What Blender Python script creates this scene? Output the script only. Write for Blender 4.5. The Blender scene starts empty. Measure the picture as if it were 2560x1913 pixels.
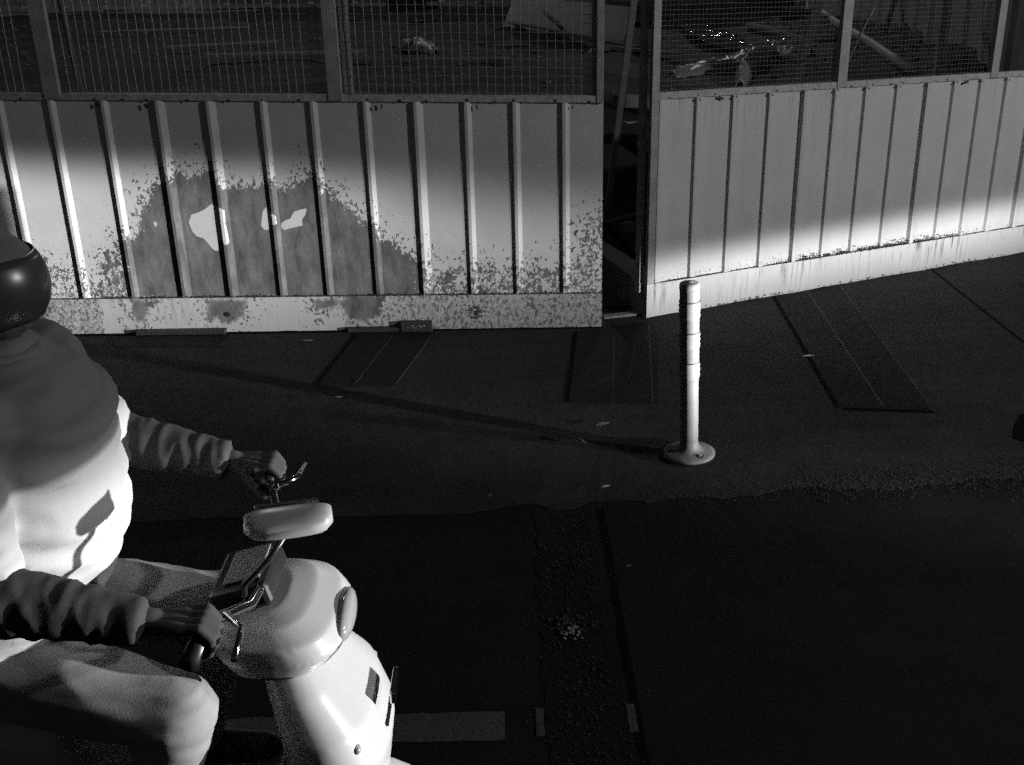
import bpy, bmesh, math, random
import numpy as np
from mathutils import Vector, Matrix
random.seed(7)
S = bpy.context.scene
COL = S.collection
R = math.radians
# ------------------------------------------------------------ camera
CAMP = Vector((0, 0, 2.1))
pit, rol = R(22.5), R(-1.44)
Fw = Vector((0, math.cos(pit), -math.sin(pit))); Rt = Vector((1, 0, 0)); Up = Rt.cross(Fw)
R2 = Rt*math.cos(rol) + Up*math.sin(rol); U2 = -Rt*math.sin(rol) + Up*math.cos(rol)
cd = bpy.data.cameras.new('camera'); cam = bpy.data.objects.new('camera', cd); COL.objects.link(cam)
M = Matrix((R2, U2, -Fw)).transposed().to_4x4(); M.translation = CAMP; cam.matrix_world = M
cd.sensor_width = 36; cd.lens = 2700/2560*36; cd.clip_start = .05; cd.clip_end = 400
S.camera = cam
# ------------------------------------------------------------ night sky and lamps
w = bpy.data.worlds.new('World'); S.world = w; w.use_nodes = True
nt = w.node_tree; nt.nodes.clear()
sk = nt.nodes.new('ShaderNodeTexSky'); sk.sky_type = 'NISHITA'; sk.sun_disc = False
sk.sun_elevation = R(1.0); sk.sun_rotation = R(200)
bw = nt.nodes.new('ShaderNodeRGBToBW'); bg = nt.nodes.new('ShaderNodeBackground'); wo = nt.nodes.new('ShaderNodeOutputWorld')
bg.inputs['Strength'].default_value = 0.02
nt.links.new(sk.outputs[0], bw.inputs[0]); nt.links.new(bw.outputs[0], bg.inputs[0]); nt.links.new(bg.outputs[0], wo.inputs[0])
S.view_settings.view_transform = 'Standard'; S.view_settings.look = 'None'
S.view_settings.exposure = 0; S.view_settings.gamma = 1
S.render.engine = 'CYCLES'

def lamp(name, loc, power, radius):
    l = bpy.data.lights.new(name, 'POINT'); l.energy = power; l.shadow_soft_size = radius
    o = bpy.data.objects.new(name, l); o.location = loc; COL.objects.link(o)
    return l
PEEL = [[-2.414,0.207],[-2.363,0.291],[-2.302,0.327],[-2.338,0.384],[-2.316,0.457],[-2.232,0.528],[-2.2,0.564],[-2.127,0.572],[-2.077,0.607],[-2.067,0.67],[-2.027,0.758],[-2.006,0.779],[-1.981,0.831],[-1.944,0.874],[-1.912,0.882],[-1.897,0.864],[-1.87,0.872],[-1.835,0.932],[-1.782,0.94],[-1.761,0.905],[-1.716,0.913],[-1.643,0.946],[-1.6,0.876],[-1.578,0.841],[-1.482,0.848],[-1.412,0.847],[-1.342,0.855],[-1.305,0.88],[-1.275,0.836],[-1.231,0.835],[-1.186,0.86],[-1.114,0.885],[-1.076,0.919],[-1.037,0.875],[-0.997,0.84],[-0.993,0.788],[-0.949,0.796],[-1.031,0.866],[-1.011,0.805],[-0.969,0.787],[-0.928,0.769],[-0.896,0.725],[-0.847,0.689],[-0.816,0.644],[-0.756,0.625],[-0.719,0.535],[-0.641,0.516],[-0.591,0.461],[-0.524,0.412],[-0.5,0.366],[-0.44,0.319],[-0.406,0.3],[-0.341,0.345],[-0.279,0.362],[-0.227,0.325],[-0.155,0.36],[-0.119,0.378],[-0.059,0.341],[0.021,0.349],[0.073,0.329],[0.145,0.374],[0.206,0.337],[0.285,0.326],[0.338,0.307],[0.373,0.38],[0.425,0.415],[0.434,0.57],[0.468,0.623],[0.502,0.649],[0.532,0.683],[0.537,0.165],[-0.555,0.181],[-1.094,0.189]]
W1 = [[-1.792,0.651],[-1.773,0.695],[-1.717,0.712],[-1.67,0.738],[-1.65,0.76],[-1.63,0.746],[-1.6,0.737],[-1.576,0.719],[-1.581,0.648],[-1.574,0.594],[-1.573,0.531],[-1.601,0.523],[-1.606,0.55],[-1.633,0.546],[-1.647,0.478],[-1.675,0.496],[-1.72,0.561],[-1.754,0.57],[-1.777,0.597]]
W2 = [[-1.342,0.741],[-1.328,0.706],[-1.295,0.687],[-1.292,0.634],[-1.331,0.635],[-1.34,0.599],[-1.37,0.604],[-1.385,0.627],[-1.367,0.706]]
W3 = [[-1.274,0.634],[-1.251,0.651],[-1.214,0.668],[-1.193,0.703],[-1.148,0.716],[-1.121,0.72],[-1.129,0.685],[-1.154,0.659],[-1.153,0.623],[-1.193,0.615],[-1.238,0.607],[-1.256,0.598],[-1.272,0.612]]
W4 = [[-1.991,0.677],[-1.98,0.663],[-1.97,0.641],[-1.985,0.628],[-1.993,0.646]]
D1 = [[-2.185,0.213],[-2.004,0.201],[-2.093,0.155],[-2.111,0.098],[-2.134,0.07],[-2.178,0.08],[-2.197,0.137]]
D2 = [[-1.749,0.207],[-1.505,0.203],[-1.541,0.128],[-1.564,0.09],[-1.595,0.062],[-1.669,0.054],[-1.701,0.092],[-1.74,0.074],[-1.755,0.093]]
D3 = [[-1.127,0.198],[-0.954,0.195],[-0.911,0.224],[-0.687,0.216],[-0.735,0.165],[-0.741,0.09],[-0.834,0.053],[-0.941,0.073],[-0.963,0.14],[-0.988,0.159],[-1.017,0.141],[-1.099,0.133],[-1.115,0.127]]
# headlamp of a vehicle waiting just outside the picture on the right: a beam with a slanted cut-off
HL = Vector((5.5, 1.84, 0.66))
l = lamp('headlamp_beam', HL, 10500, 0.045)
l.use_nodes = True
n = l.node_tree; n.nodes.clear(); N = n.nodes.new; K = n.links.new
def mth(op, a, b=None, c=None, clamp=False):
    m = N('ShaderNodeMath'); m.operation = op; m.use_clamp = clamp
    for i, v in enumerate((a, b, c)):
        if v is None: continue
        if isinstance(v, (int, float)): m.inputs[i].default_value = v
        else: K(v, m.inputs[i])
    return m.outputs[0]
ge = N('ShaderNodeNewGeometry'); sp = N('ShaderNodeSeparateXYZ'); K(ge.outputs['Incoming'], sp.inputs[0])
X, Y, Z = (sp.outputs[i] for i in range(3))
SG = 1.0
dx = mth('MULTIPLY', X, SG); dy = mth('MULTIPLY', Y, SG); dz = mth('MULTIPLY', Z, SG)
hor = mth('SQRT', mth('ADD', mth('MULTIPLY', dx, dx), mth('MULTIPLY', dy, dy)))
tel = mth('DIVIDE', dz, hor)                                   # tangent of elevation
az = mth('ARCTAN2', dy, mth('MULTIPLY', dx, -1))               # 0 = towards -x, positive towards the fence
azd = mth('MULTIPLY', az, 180/math.pi)
def curve(x, pts, lo, hi):
    mr = N('ShaderNodeMapRange'); mr.inputs[1].default_value = lo; mr.inputs[2].default_value = hi; K(x, mr.inputs[0])
    fc = N('ShaderNodeFloatCurve'); cv = fc.mapping.curves[0]
    q = [((a-lo)/(hi-lo), b) for a, b in pts]
    cv.points[0].location = q[0]; cv.points[1].location = q[-1]
    for p in q[1:-1]: cv.points.new(*p)
    for p in cv.points: p.handle_type = 'AUTO_CLAMPED'
    fc.mapping.update(); K(mr.outputs[0], fc.inputs['Value']); return fc.outputs[0]
CUT = [(-40, .60), (-6, .592), (4, .588), (15, .56), (23, .542), (27, .540), (32, .536), (37, .522), (39.2, .516), (41.2, .450), (46, .450), (63, .450), (90, .44)]   # 0.5 + cut-off tangent
thr = mth('SUBTRACT', curve(azd, CUT, -40, 90), .5)
WID = curve(azd, [(-40, .03), (0, .03), (15, .026), (27, .028), (32, .038), (37, .062), (39.2, .062), (41, .036), (90, .036)], -40, 90)
edge = N('ShaderNodeMapRange'); edge.interpolation_type = 'SMOOTHERSTEP'
K(mth('DIVIDE', mth('SUBTRACT', thr, tel), WID), edge.inputs[0]); edge.inputs[1].default_value = -.5; edge.inputs[2].default_value = 1.0
prof = curve(azd, [(-40, .12), (-10, .3), (0, .36), (10, .42), (20, .55), (25.8, .80), (28, .66), (32, .38), (36, .17), (39.5, .125), (41, .25), (46, .30), (60, .30), (75, .12), (90, .03)], -40, 90)
low = N('ShaderNodeMapRange'); low.inputs[1].default_value = -.125; low.inputs[2].default_value = -.055; low.inputs[3].default_value = .16; low.inputs[4].default_value = 1; K(tel, low.inputs[0])
fg = N('ShaderNodeMapRange'); fg.inputs[1].default_value = -.10; fg.inputs[2].default_value = -.05; fg.inputs[3].default_value = .10; K(tel, fg.inputs[0])
sel = N('ShaderNodeMapRange'); sel.inputs[1].default_value = 18; sel.inputs[2].default_value = 27; K(azd, sel.inputs[0])
fore = mth('MAXIMUM', fg.outputs[0], sel.outputs[0])
em = N('ShaderNodeEmission'); lo_ = N('ShaderNodeOutputLight')
K(mth('MULTIPLY', fore, mth('MULTIPLY', mth('MULTIPLY', edge.outputs[0], prof), low.outputs[0])), em.inputs['Strength']); K(em.outputs[0], lo_.inputs[0])
# street lamp head, above and to the right of the picture
lamp('street_lamp_light', (7.2, 2.0, 3.9), 860, 0.12)
# unseen light added beyond the building site for glints on the puddle
lamp('added_site_light', (5.0, 27.0, 8.2), 420, 0.12)
lamp('added_site_light', (-5.0, 17.5, 8.0), 270, 0.2)  # unseen light added to brighten the inner face of the side hoarding

# ------------------------------------------------------------ materials
def mat(name, base=.3, rough=.6, amp=.25, scale=8, metal=0, bump=.2, bscale=60, spec=.5, stretch=None):
    m = bpy.data.materials.new(name); m.use_nodes = True
    t = m.node_tree; p = t.nodes['Principled BSDF']; tc = t.nodes.new('ShaderNodeTexCoord')
    mp = t.nodes.new('ShaderNodeMapping'); t.links.new(tc.outputs['Object'], mp.inputs[0])
    if stretch: mp.inputs['Scale'].default_value = stretch
    ns = t.nodes.new('ShaderNodeTexNoise'); ns.inputs['Scale'].default_value = scale; ns.inputs['Detail'].default_value = 8
    ns.inputs['Roughness'].default_value = .65
    t.links.new(mp.outputs[0], ns.inputs['Vector'])
    mr = t.nodes.new('ShaderNodeMapRange'); mr.inputs[1].default_value = .25; mr.inputs[2].default_value = .75
    mr.inputs[3].default_value = base*(1-amp); mr.inputs[4].default_value = base*(1+amp)
    t.links.new(ns.outputs[0], mr.inputs[0]); t.links.new(mr.outputs[0], p.inputs['Base Color'])
    p.inputs['Roughness'].default_value = rough; p.inputs['Metallic'].default_value = metal
    p.inputs['Specular IOR Level'].default_value = spec
    if bump:
        nb = t.nodes.new('ShaderNodeTexNoise'); nb.inputs['Scale'].default_value = bscale; nb.inputs['Detail'].default_value = 6
        t.links.new(mp.outputs[0], nb.inputs['Vector'])
        b = t.nodes.new('ShaderNodeBump'); b.inputs['Strength'].default_value = bump; b.inputs['Distance'].default_value = .01
        t.links.new(nb.outputs[0], b.inputs['Height']); t.links.new(b.outputs[0], p.inputs['Normal'])
    m['out'] = mr.name
    return m
class NT:                                                       # small node helper
    def __init__(s, m): s.t = m.node_tree; s.p = s.t.nodes['Principled BSDF']
    def n(s, k, **kw):
        x = s.t.nodes.new('ShaderNode'+k)
        for a, b in kw.items(): setattr(x, a, b)
        return x
    def l(s, a, b): s.t.links.new(a, b)
    def m(s, op, a, b=None, clamp=False):
        x = s.n('Math', operation=op, use_clamp=clamp)
        for i, v in enumerate((a, b)):
            if v is None: continue
            if isinstance(v, (int, float)): x.inputs[i].default_value = v
            else: s.l(v, x.inputs[i])
        return x.outputs[0]
    def noise(s, vec, scale, detail=6, rough=.6):
        x = s.n('TexNoise'); x.inputs['Scale'].default_value = scale; x.inputs['Detail'].default_value = detail
        x.inputs['Roughness'].default_value = rough; s.l(vec, x.inputs['Vector']); return x.outputs[0]
    def ramp(s, v, a, b, c=0., d=1., smooth=False):
        x = s.n('MapRange'); s.l(v, x.inputs[0])
        if smooth: x.interpolation_type = 'SMOOTHSTEP'
        for i, q in enumerate((a, b, c, d)): x.inputs[i+1].default_value = q
        return x.outputs[0]
    def mixf(s, f, a, b):
        x = s.n('Mix'); 
        for i, v in ((0, f), (2, a), (3, b)):
            if isinstance(v, (int, float)): x.inputs[i].default_value = v
            else: s.l(v, x.inputs[i])
        return x.outputs[0]
    def attr(s, name):
        x = s.n('Attribute'); x.attribute_name = name; return x.outputs['Fac']
    def scaled(s, vec, sc):
        x = s.n('Mapping'); x.inputs['Scale'].default_value = sc; s.l(vec, x.inputs[0]); return x.outputs[0]

def paint_mat(name, light, dark, kind):
    """weathered paint: attribute wear = metres inside the flaked area, keep = metres inside an island of fresh paint"""
    m = bpy.data.materials.new(name); m.use_nodes = True; q = NT(m); p = q.p
    tc = q.n('TexCoord'); ob = tc.outputs['Object']
    st = q.scaled(ob, (1.5, 1.5, 1.0))
    wv = q.attr('wear'); kp = q.attr('keep'); hz = q.attr('height')
    n1 = q.noise(st, 24, 9, .75); n2 = q.noise(ob, 70, 5, .7); n3 = q.noise(ob, 5, 4)
    v = q.m('ADD', wv, q.m('MULTIPLY', q.m('SUBTRACT', n1, .5), kind.get('a1', .20)))
    v = q.m('ADD', v, q.m('MULTIPLY', q.m('SUBTRACT', n2, .5), kind.get('a2', .13)))
    v2 = q.m('ADD', wv, q.m('MULTIPLY', q.m('SUBTRACT', q.noise(q.scaled(ob, (1.3, 1.3, 1.0)), 40, 5, .62), .5), 1.35))
    v = q.m('MAXIMUM', v, q.m('SUBTRACT', v2, .045))
    pe = q.ramp(v, -.003*kind.get('soft', 1), .004*kind.get('soft', 1))
    k = q.ramp(q.m('ADD', kp, q.m('MULTIPLY', q.m('SUBTRACT', n2, .5), .012)), -.002, .001)
    # splashes of dirt that thicken towards the foot
    sp_ = q.noise(q.scaled(ob, (2.2, 2.2, 1.0)), 42, 7, .75)
    foot = q.ramp(hz, 0.02, kind['reach'], kind['dirt'], 0.0)
    s1 = q.ramp(q.m('ADD', sp_, foot), .70, .76)
    pe2 = q.m('MULTIPLY', q.m('MAXIMUM', pe, s1), q.m('SUBTRACT', 1., k), True)
    base = q.ramp(n3, .3, .7, light*.93, light*1.05)
    fine = q.ramp(q.noise(ob, 220, 3), .2, .8, .93, 1.07)
    dk = q.ramp(q.noise(q.scaled(ob, (2, 2, .7)), 7, 7, .7), .3, .72, dark*.38, dark*1.65)
    dk = q.m('MULTIPLY', dk, q.ramp(q.noise(ob, 60, 6, .8), .3, .7, .75, 1.25))
    # runs of rust and rain down the face
    run = q.noise(q.scaled(ob, (1, 1, .05)), 55, 4, .6)
    rn = q.m('MULTIPLY', q.ramp(run, .49, .62), q.ramp(hz, *kind['runs']), True)
    rn = q.m('MULTIPLY', rn, q.ramp(n3, .42, .6), True)
    col = q.mixf(pe2, base, dk)
    col = q.mixf(q.m('MULTIPLY', rn, .9), col, light*.12)
    # scuffs
    sc = q.noise(q.scaled(ob, (1.2, 1.2, 3.0)), 9, 9, .8)
    scm = q.ramp(sc, .645, .70, 0, .3)
    col = q.mixf(scm, col, light*.45)
    col = q.m('MULTIPLY', col, fine)
    q.l(col, p.inputs['Base Color'])
    q.l(q.mixf(pe2, .42, .75), p.inputs['Roughness'])
    b = q.n('Bump'); b.inputs['Strength'].default_value = .5; b.inputs['Distance'].default_value = .004
    hgt = q.m('ADD', q.m('MULTIPLY', pe2, -.35), q.m('MULTIPLY', q.noise(ob, 90, 5), .35))
    hgt = q.m('ADD', hgt, q.m('MULTIPLY', q.noise(ob, 3.2, 2), 1.6))
    q.l(hgt, b.inputs['Height']); q.l(b.outputs[0], p.inputs['Normal'])
    return m
MAT = dict(
    panel_left=paint_mat('flaking_white_paint', .50, .105, dict(reach=.30, dirt=.15, runs=(.0, .01, 0, 0))),
    panel_right=paint_mat('white_paint', .50, .10, dict(reach=.11, dirt=.15, runs=(.55, 1.05, 0, .35))),
    base_left=paint_mat('flaking_concrete_paint', .40, .11, dict(reach=.05, dirt=.0, runs=(.0, .2, .1, .5), a1=.06, a2=.07, soft=3.5)),
    base_right=paint_mat('streaked_concrete_paint', .44, .14, dict(reach=.03, dirt=.10, runs=(.02, .19, .15, 1.0))),
    frame=mat('grey_frame_paint', .27, .55, .3, 14, bump=.3, bscale=90),
    rail=mat('rail_paint', .34, .5, .45, 30, bump=.3, bscale=120),
    wire=mat('galvanised_wire', .30, .45, .2, 30, metal=.3, bump=0),
    wood=mat('weathered_timber', .17, .8, .5, 10, bump=.6, bscale=30, stretch=(6, 6, .6)),
    sleeve=mat('dark_sleeve_cloth', .028, .85, .3, 20, bump=.1, bscale=250), tar=mat('black_seam', .0035, .9, .2, 20, bump=0, spec=.05), oldsheet=mat('dull_sheet', .46, .55, .35, 3, bump=.3, bscale=20),
    dark=mat('dark_rubber', .02, .6, .3, 20), black=mat('black_plastic', .012, .35, .2, 20, bump=0),
    soil=mat('site_soil', .016, .85, .6, 2.5, bump=1.0, bscale=14),
    cloth=mat('pale_plastic_sheet', .22, .35, .4, 8, bump=.6, bscale=25),
    concrete=mat('raw_concrete', .16, .85, .5, 9, bump=.6, bscale=50),
    leaf=mat('dry_leaf', .12, .7, .3, 60), paper=mat('pale_scrap', .4, .6, .2, 30),
    stone=mat('crushed_stone', .012, .8, .6, 40, bump=.5, bscale=200),
    skin=mat('skin', .09, .5, .12, 12, bump=.1, bscale=200),
    jacket=mat('pale_jacket_cloth', .46, .75, .12, 5, bump=.06, bscale=260),
    trousers=mat('grey_trouser_cloth', .20, .8, .2, 9, bump=.08, bscale=260),
    helmet=mat('dark_helmet_shell', .11, .6, .1, 6, bump=0), visor=mat('smoked_visor', .05, .3, .1, 6, bump=0),
    scooter=mat('pale_scooter_plastic', .36, .28, .05, 3, bump=0), chrome=mat('chrome', .55, .12, .05, 6, metal=1, bump=0),
    seat=mat('black_seat_vinyl', .02, .45, .2, 12, bump=.3, bscale=160), tyre=mat('tyre_rubber', .02, .75, .2, 30, bump=.4, bscale=120),
    lens=mat('lamp_lens', .22, .1, .1, 60, bump=.08, bscale=90), post=mat('bollard_plastic', .14, .6, .25, 16, bump=.05, bscale=110),
    band=mat('bollard_band', .19, .4, .12, 30, bump=.04, bscale=300), hole=mat('bolt_hole_dark', .01, .7, .1, 30),
    line=mat('worn_road_paint', .027, .7, .45, 35, bump=.5, bscale=150),
)
_j = NT(MAT['jacket']); _src = _j.p.inputs['Base Color'].links[0].from_socket      # dimness above the headlamp cut-off, painted into the jacket colour
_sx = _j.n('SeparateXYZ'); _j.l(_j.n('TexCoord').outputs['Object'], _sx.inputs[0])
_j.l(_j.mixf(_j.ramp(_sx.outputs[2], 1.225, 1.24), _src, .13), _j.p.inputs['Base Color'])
def ground_mat(name, base, rough, bumps, patchy=.35, wet=0.):
    m = bpy.data.materials.new(name); m.use_nodes = True; q = NT(m)
    ob = q.n('TexCoord').outputs['Object']
    a = q.noise(ob, 1.1, 5, .6); b_ = q.noise(ob, 9, 7, .7); c = q.noise(ob, 160, 3, .7)
    smear = q.noise(q.scaled(ob, (.5, 3.5, 1)), 2.2, 6, .7)
    col = q.ramp(a, .3, .7, base*(1-patchy), base*(1+patchy))
    col = q.m('MULTIPLY', col, q.ramp(b_, .3, .7, .8, 1.2)); col = q.m('MULTIPLY', col, q.ramp(smear, .3, .7, .78, 1.22))
    col = q.m('MULTIPLY', col, q.ramp(c, .3, .7, .45, 1.55)); col = q.m('ADD', col, q.ramp(q.noise(ob, 85, 2, .5), .68, .76, 0, base*2.2)); q.l(col, q.p.inputs['Base Color'])
    q.p.inputs['Specular IOR Level'].default_value = .1; q.l(q.ramp(q.m('ADD', a, q.m('MULTIPLY', b_, .5)), .5, 1.0, rough-.12, rough+.1), q.p.inputs['Roughness'])
    h = None
    for s, k in bumps:
        x = q.m('MULTIPLY', q.noise(ob, s, 5, .65), k); h = x if h is None else q.m('ADD', h, x)
    bp = q.n('Bump'); bp.inputs['Strength'].default_value = 1; bp.inputs['Distance'].default_value = .01
    q.l(h, bp.inputs['Height']); q.l(bp.outputs[0], q.p.inputs['Normal'])
    return m
MAT['asphalt'] = ground_mat('asphalt', .0088, .85, [(2, .8), (140, .22), (320, .12)])
MAT['apron'] = ground_mat('concrete_apron', .0225, .75, [(1.6, 1.2), (60, .10), (240, .08)])
MAT['patch'] = ground_mat('smooth_patch', .0115, .7, [(2, .6), (180, .08)], .2)
MAT['trench'] = ground_mat('trench_fill', .0075, .85, [(28, .9), (90, .6), (250, .3)])

# ------------------------------------------------------------ mesh helpers
def link(name, bm, m, parent=None, smooth=False, bev=0):
    me = bpy.data.meshes.new(name); bmesh.ops.recalc_face_normals(bm, faces=bm.faces); bm.to_mesh(me); bm.free()
    o = bpy.data.objects.new(name, me); COL.objects.link(o)
    me.materials.append(MAT[m] if isinstance(m, str) else m)
    if smooth:
        for f in me.polygons: f.use_smooth = True
    if parent: o.parent = parent
    if bev:
        b = o.modifiers.new('bevel', 'BEVEL'); b.width = bev; b.segments = 2; b.limit_method = 'ANGLE'
    return o
def empty(name, loc=(0, 0, 0)):
    o = bpy.data.objects.new(name, None); o.location = loc; o.empty_display_size = .1; COL.objects.link(o); return o
def tag(o, label=None, cat=None, group=None, kind=None):
    for k, v in (('label', label), ('category', cat), ('group', group), ('kind', kind)):
        if v: o[k] = v
    return o
def under(root, *obs):                                          # parts are modelled in world space, root sits at its base
    for o in obs:
        o.parent = root; o.matrix_parent_inverse = Matrix.Translation(-Vector(root.location))
def box(bm, c, s, rot=None, seg=None):
    r = bmesh.ops.create_cube(bm, size=1)
    Mx = Matrix.Translation(Vector(c)) @ (rot.to_4x4() if rot else Matrix()) @ Matrix.Diagonal((*s, 1))
    bmesh.ops.transform(bm, matrix=Mx, verts=r['verts']); return r['verts']
def frame_of(a, b, up=Vector((0, 0, 1))):
    d = (b-a).normalized(); x = d.cross(up)
    if x.length < 1e-4: x = d.cross(Vector((0, 1, 0)))
    x.normalize(); y = x.cross(d).normalized()
    return x, y, d
def bar(bm, a, b, w, h, up=Vector((0, 0, 1))):                  # rectangular bar from a to b
    a, b = Vector(a), Vector(b); x, y, d = frame_of(a, b, up)
    return box(bm, (a+b)/2, (w, h, (b-a).length), Matrix((x, y, d)).transposed())
def tube(bm, pts, rad, seg=10, cap=True):
    pts = [Vector(p) for p in pts]; n = len(pts); rad = rad if isinstance(rad, (list, tuple)) else [rad]*n
    rings = []; x = None
    for i, p in enumerate(pts):
        d = (pts[min(i+1, n-1)]-pts[max(i-1, 0)]).normalized()
        if x is None: x = frame_of(Vector((0, 0, 0)), d)[0]
        x = (x-d*x.dot(d)).normalized(); y = d.cross(x)
        rings.append([bm.verts.new(p+(x*math.cos(2*math.pi*k/seg)+y*math.sin(2*math.pi*k/seg))*rad[i]) for k in range(seg)])
    for a, b in zip(rings, rings[1:]):
        for k in range(seg): bm.faces.new((a[k], a[(k+1) % seg], b[(k+1) % seg], b[k]))
    if cap: bm.faces.new(rings[0][::-1]); bm.faces.new(rings[-1])
def lathe(bm, prof, c=(0, 0, 0), seg=40, cap=True):
    c = Vector(c); rings = []
    for r, z in prof: rings.append([bm.verts.new(c+Vector((r*math.cos(2*math.pi*k/seg), r*math.sin(2*math.pi*k/seg), z))) for k in range(seg)])
    for a, b in zip(rings, rings[1:]):
        for k in range(seg): bm.faces.new((a[k], a[(k+1) % seg], b[(k+1) % seg], b[k]))
    if cap: bm.faces.new(rings[0][::-1]); bm.faces.new(rings[-1])
def ball(bm, c, r, rot=None, u=20, v=14):
    q = bmesh.ops.create_uvsphere(bm, u_segments=u, v_segments=v, radius=1)
    r = (r, r, r) if isinstance(r, (int, float)) else r
    bmesh.ops.transform(bm, matrix=Matrix.Translation(Vector(c)) @ (rot.to_4x4() if rot else Matrix()) @ Matrix.Diagonal((*r, 1)), verts=q['verts'])
def slab(bm, pts, z0, z1):                                      # outline in x,y with thickness
    a = [bm.verts.new((x, y, z0)) for x, y in pts]; b = [bm.verts.new((x, y, z1)) for x, y in pts]
    bm.faces.new(a[::-1]); bm.faces.new(b); k = len(pts)
    for i in range(k): bm.faces.new((a[i], a[(i+1) % k], b[(i+1) % k], b[i]))
ICO = None
class Grit:                                                     # many small stones gathered into one mesh quickly
    def __init__(s): s.v = []; s.f = []
    def add(s, c, sx, sy, sz, q, jit=.25):
        global ICO
        if ICO is None:
            b = bmesh.new(); bmesh.ops.create_icosphere(b, subdivisions=1, radius=1); b.verts.ensure_lookup_table()
            ICO = ([tuple(v.co) for v in b.verts], [tuple(v.index for v in f.verts) for f in b.faces]); b.free()
        n = len(s.v); s.v += [(c[0]+x*sx*q.uniform(1-jit, 1+jit), c[1]+y*sy*q.uniform(1-jit, 1+jit), c[2]+z*sz) for x, y, z in ICO[0]]
        s.f += [(i+n, j+n, k+n) for i, j, k in ICO[1]]
    def link(s, name, m):
        me = bpy.data.meshes.new(name); me.from_pydata(s.v, [], s.f); me.update(); me.materials.append(MAT[m])
        o = bpy.data.objects.new(name, me); COL.objects.link(o); return o
def sdf(px, pz, poly):                                          # signed distance, positive inside
    P = np.array(poly, float); Q = np.roll(P, -1, 0); d = np.full(px.shape, 1e9); ins = np.zeros(px.shape, bool)
    for (x0, z0), (x1, z1) in zip(P, Q):
        ex, ez = x1-x0, z1-z0; t = np.clip(((px-x0)*ex+(pz-z0)*ez)/(ex*ex+ez*ez+1e-12), 0, 1)
        d = np.minimum(d, np.hypot(px-x0-t*ex, pz-z0-t*ez))
        c = ((z0 > pz) != (z1 > pz)) & (px < (x1-x0)*(pz-z0)/((z1-z0) if z1 != z0 else 1e-12)+x0); ins ^= c
    return np.where(ins, d, -d)
# ------------------------------------------------------------ ground
def sheet(name, pts, z, m, label=None):
    bm = bmesh.new(); bm.faces.new([bm.verts.new((x, y, z)) for x, y in pts])
    return tag(link(name, bm, m), label, kind='structure')
sheet('road', [(-90, -60), (90, -60), (90, 90), (-90, 90)], 0, 'asphalt', 'dark worn asphalt road')
def wob(a, b, n, amp, seed):
    r = random.Random(seed); a, b = Vector(a), Vector(b); d = b-a; nn = Vector((-d.y, d.x)).normalized()
    return [tuple(a+d*(i/n)+nn*r.uniform(-amp, amp)) for i in range(n+1)]
edge = wob((-30, 3.60), (-.2, 3.74), 60, .02, 1)+wob((0, 3.76), (3.0, 3.98), 40, .035, 2)+wob((3.1, 3.98), (30, 6.5), 50, .03, 3)
bm = bmesh.new(); slab(bm, edge+[(30, 19.5), (.8, 6.35), (-30, 7.4)], -.02, .0025)
tag(link('pavement', bm, 'apron'), 'smooth dark concrete apron along the hoarding', kind='structure')
# smooth filled strips across the apron with their scored lines
def strip(pts, scores, label):
    bm = bmesh.new(); slab(bm, pts, -.01, .0038); o = tag(link('pavement', bm, 'patch'), label, kind='structure')
    for (a, b, wd, m) in scores:
        bm = bmesh.new(); bar(bm, (a[0], a[1], -.001), (b[0], b[1], -.001), wd*.8, .0110); s = link('groove', bm, m, o)
strip([(1.64, 6.38), (1.55, 4.66), (1.95, 4.60), (2.08, 6.56)], [((1.86, 6.44), (1.75, 4.65), .010, 'line'), ((1.628, 6.36), (1.535, 4.66), .022, 'tar'), ((1.56, 4.635), (1.96, 4.575), .035, 'tar'), ((2.09, 6.56), (1.965, 4.62), .008, 'line')], 'long smooth strip with a scored middle line right of the bollard')
strip([(.36, 5.80), (.27, 4.79), (.70, 4.75), (.85, 5.95)], [((.61, 5.98), (.48, 4.78), .004, 'line'), ((.80, 5.9), (.675, 4.77), .007, 'line'), ((.37, 5.8), (.265, 4.8), .028, 'tar')], 'smooth strip leading to the gap in the hoarding')
strip([(-.88, 5.85), (-.99, 5.05), (-.60, 5.05), (-.44, 5.83)], [((-.67, 5.84), (-.80, 5.10), .006, 'line'), ((-.445, 5.82), (-.59, 5.10), .006, 'line'), ((-.89, 5.85), (-1.0, 5.1), .022, 'tar')], 'smooth strip below the left hoarding')
bm = bmesh.new(); bar(bm, (2.78, 6.84, .003), (2.77, 5.45, .003), .014, .002); bar(bm, (2.77, 5.45, .003), (2.74, 4.3, .003), .014, .002)
tag(link('pavement', bm, 'tar'), 'dark joint in the apron', kind='structure')
bm = bmesh.new(); bar(bm, (-3.2, 5.97, .004), (.53, 5.87, .004), .05, .004)  # thin black strip where the left hoarding meets the apron
tag(link('pavement', bm, 'tar'), 'black strip along the foot of the left hoarding', kind='structure')
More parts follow.
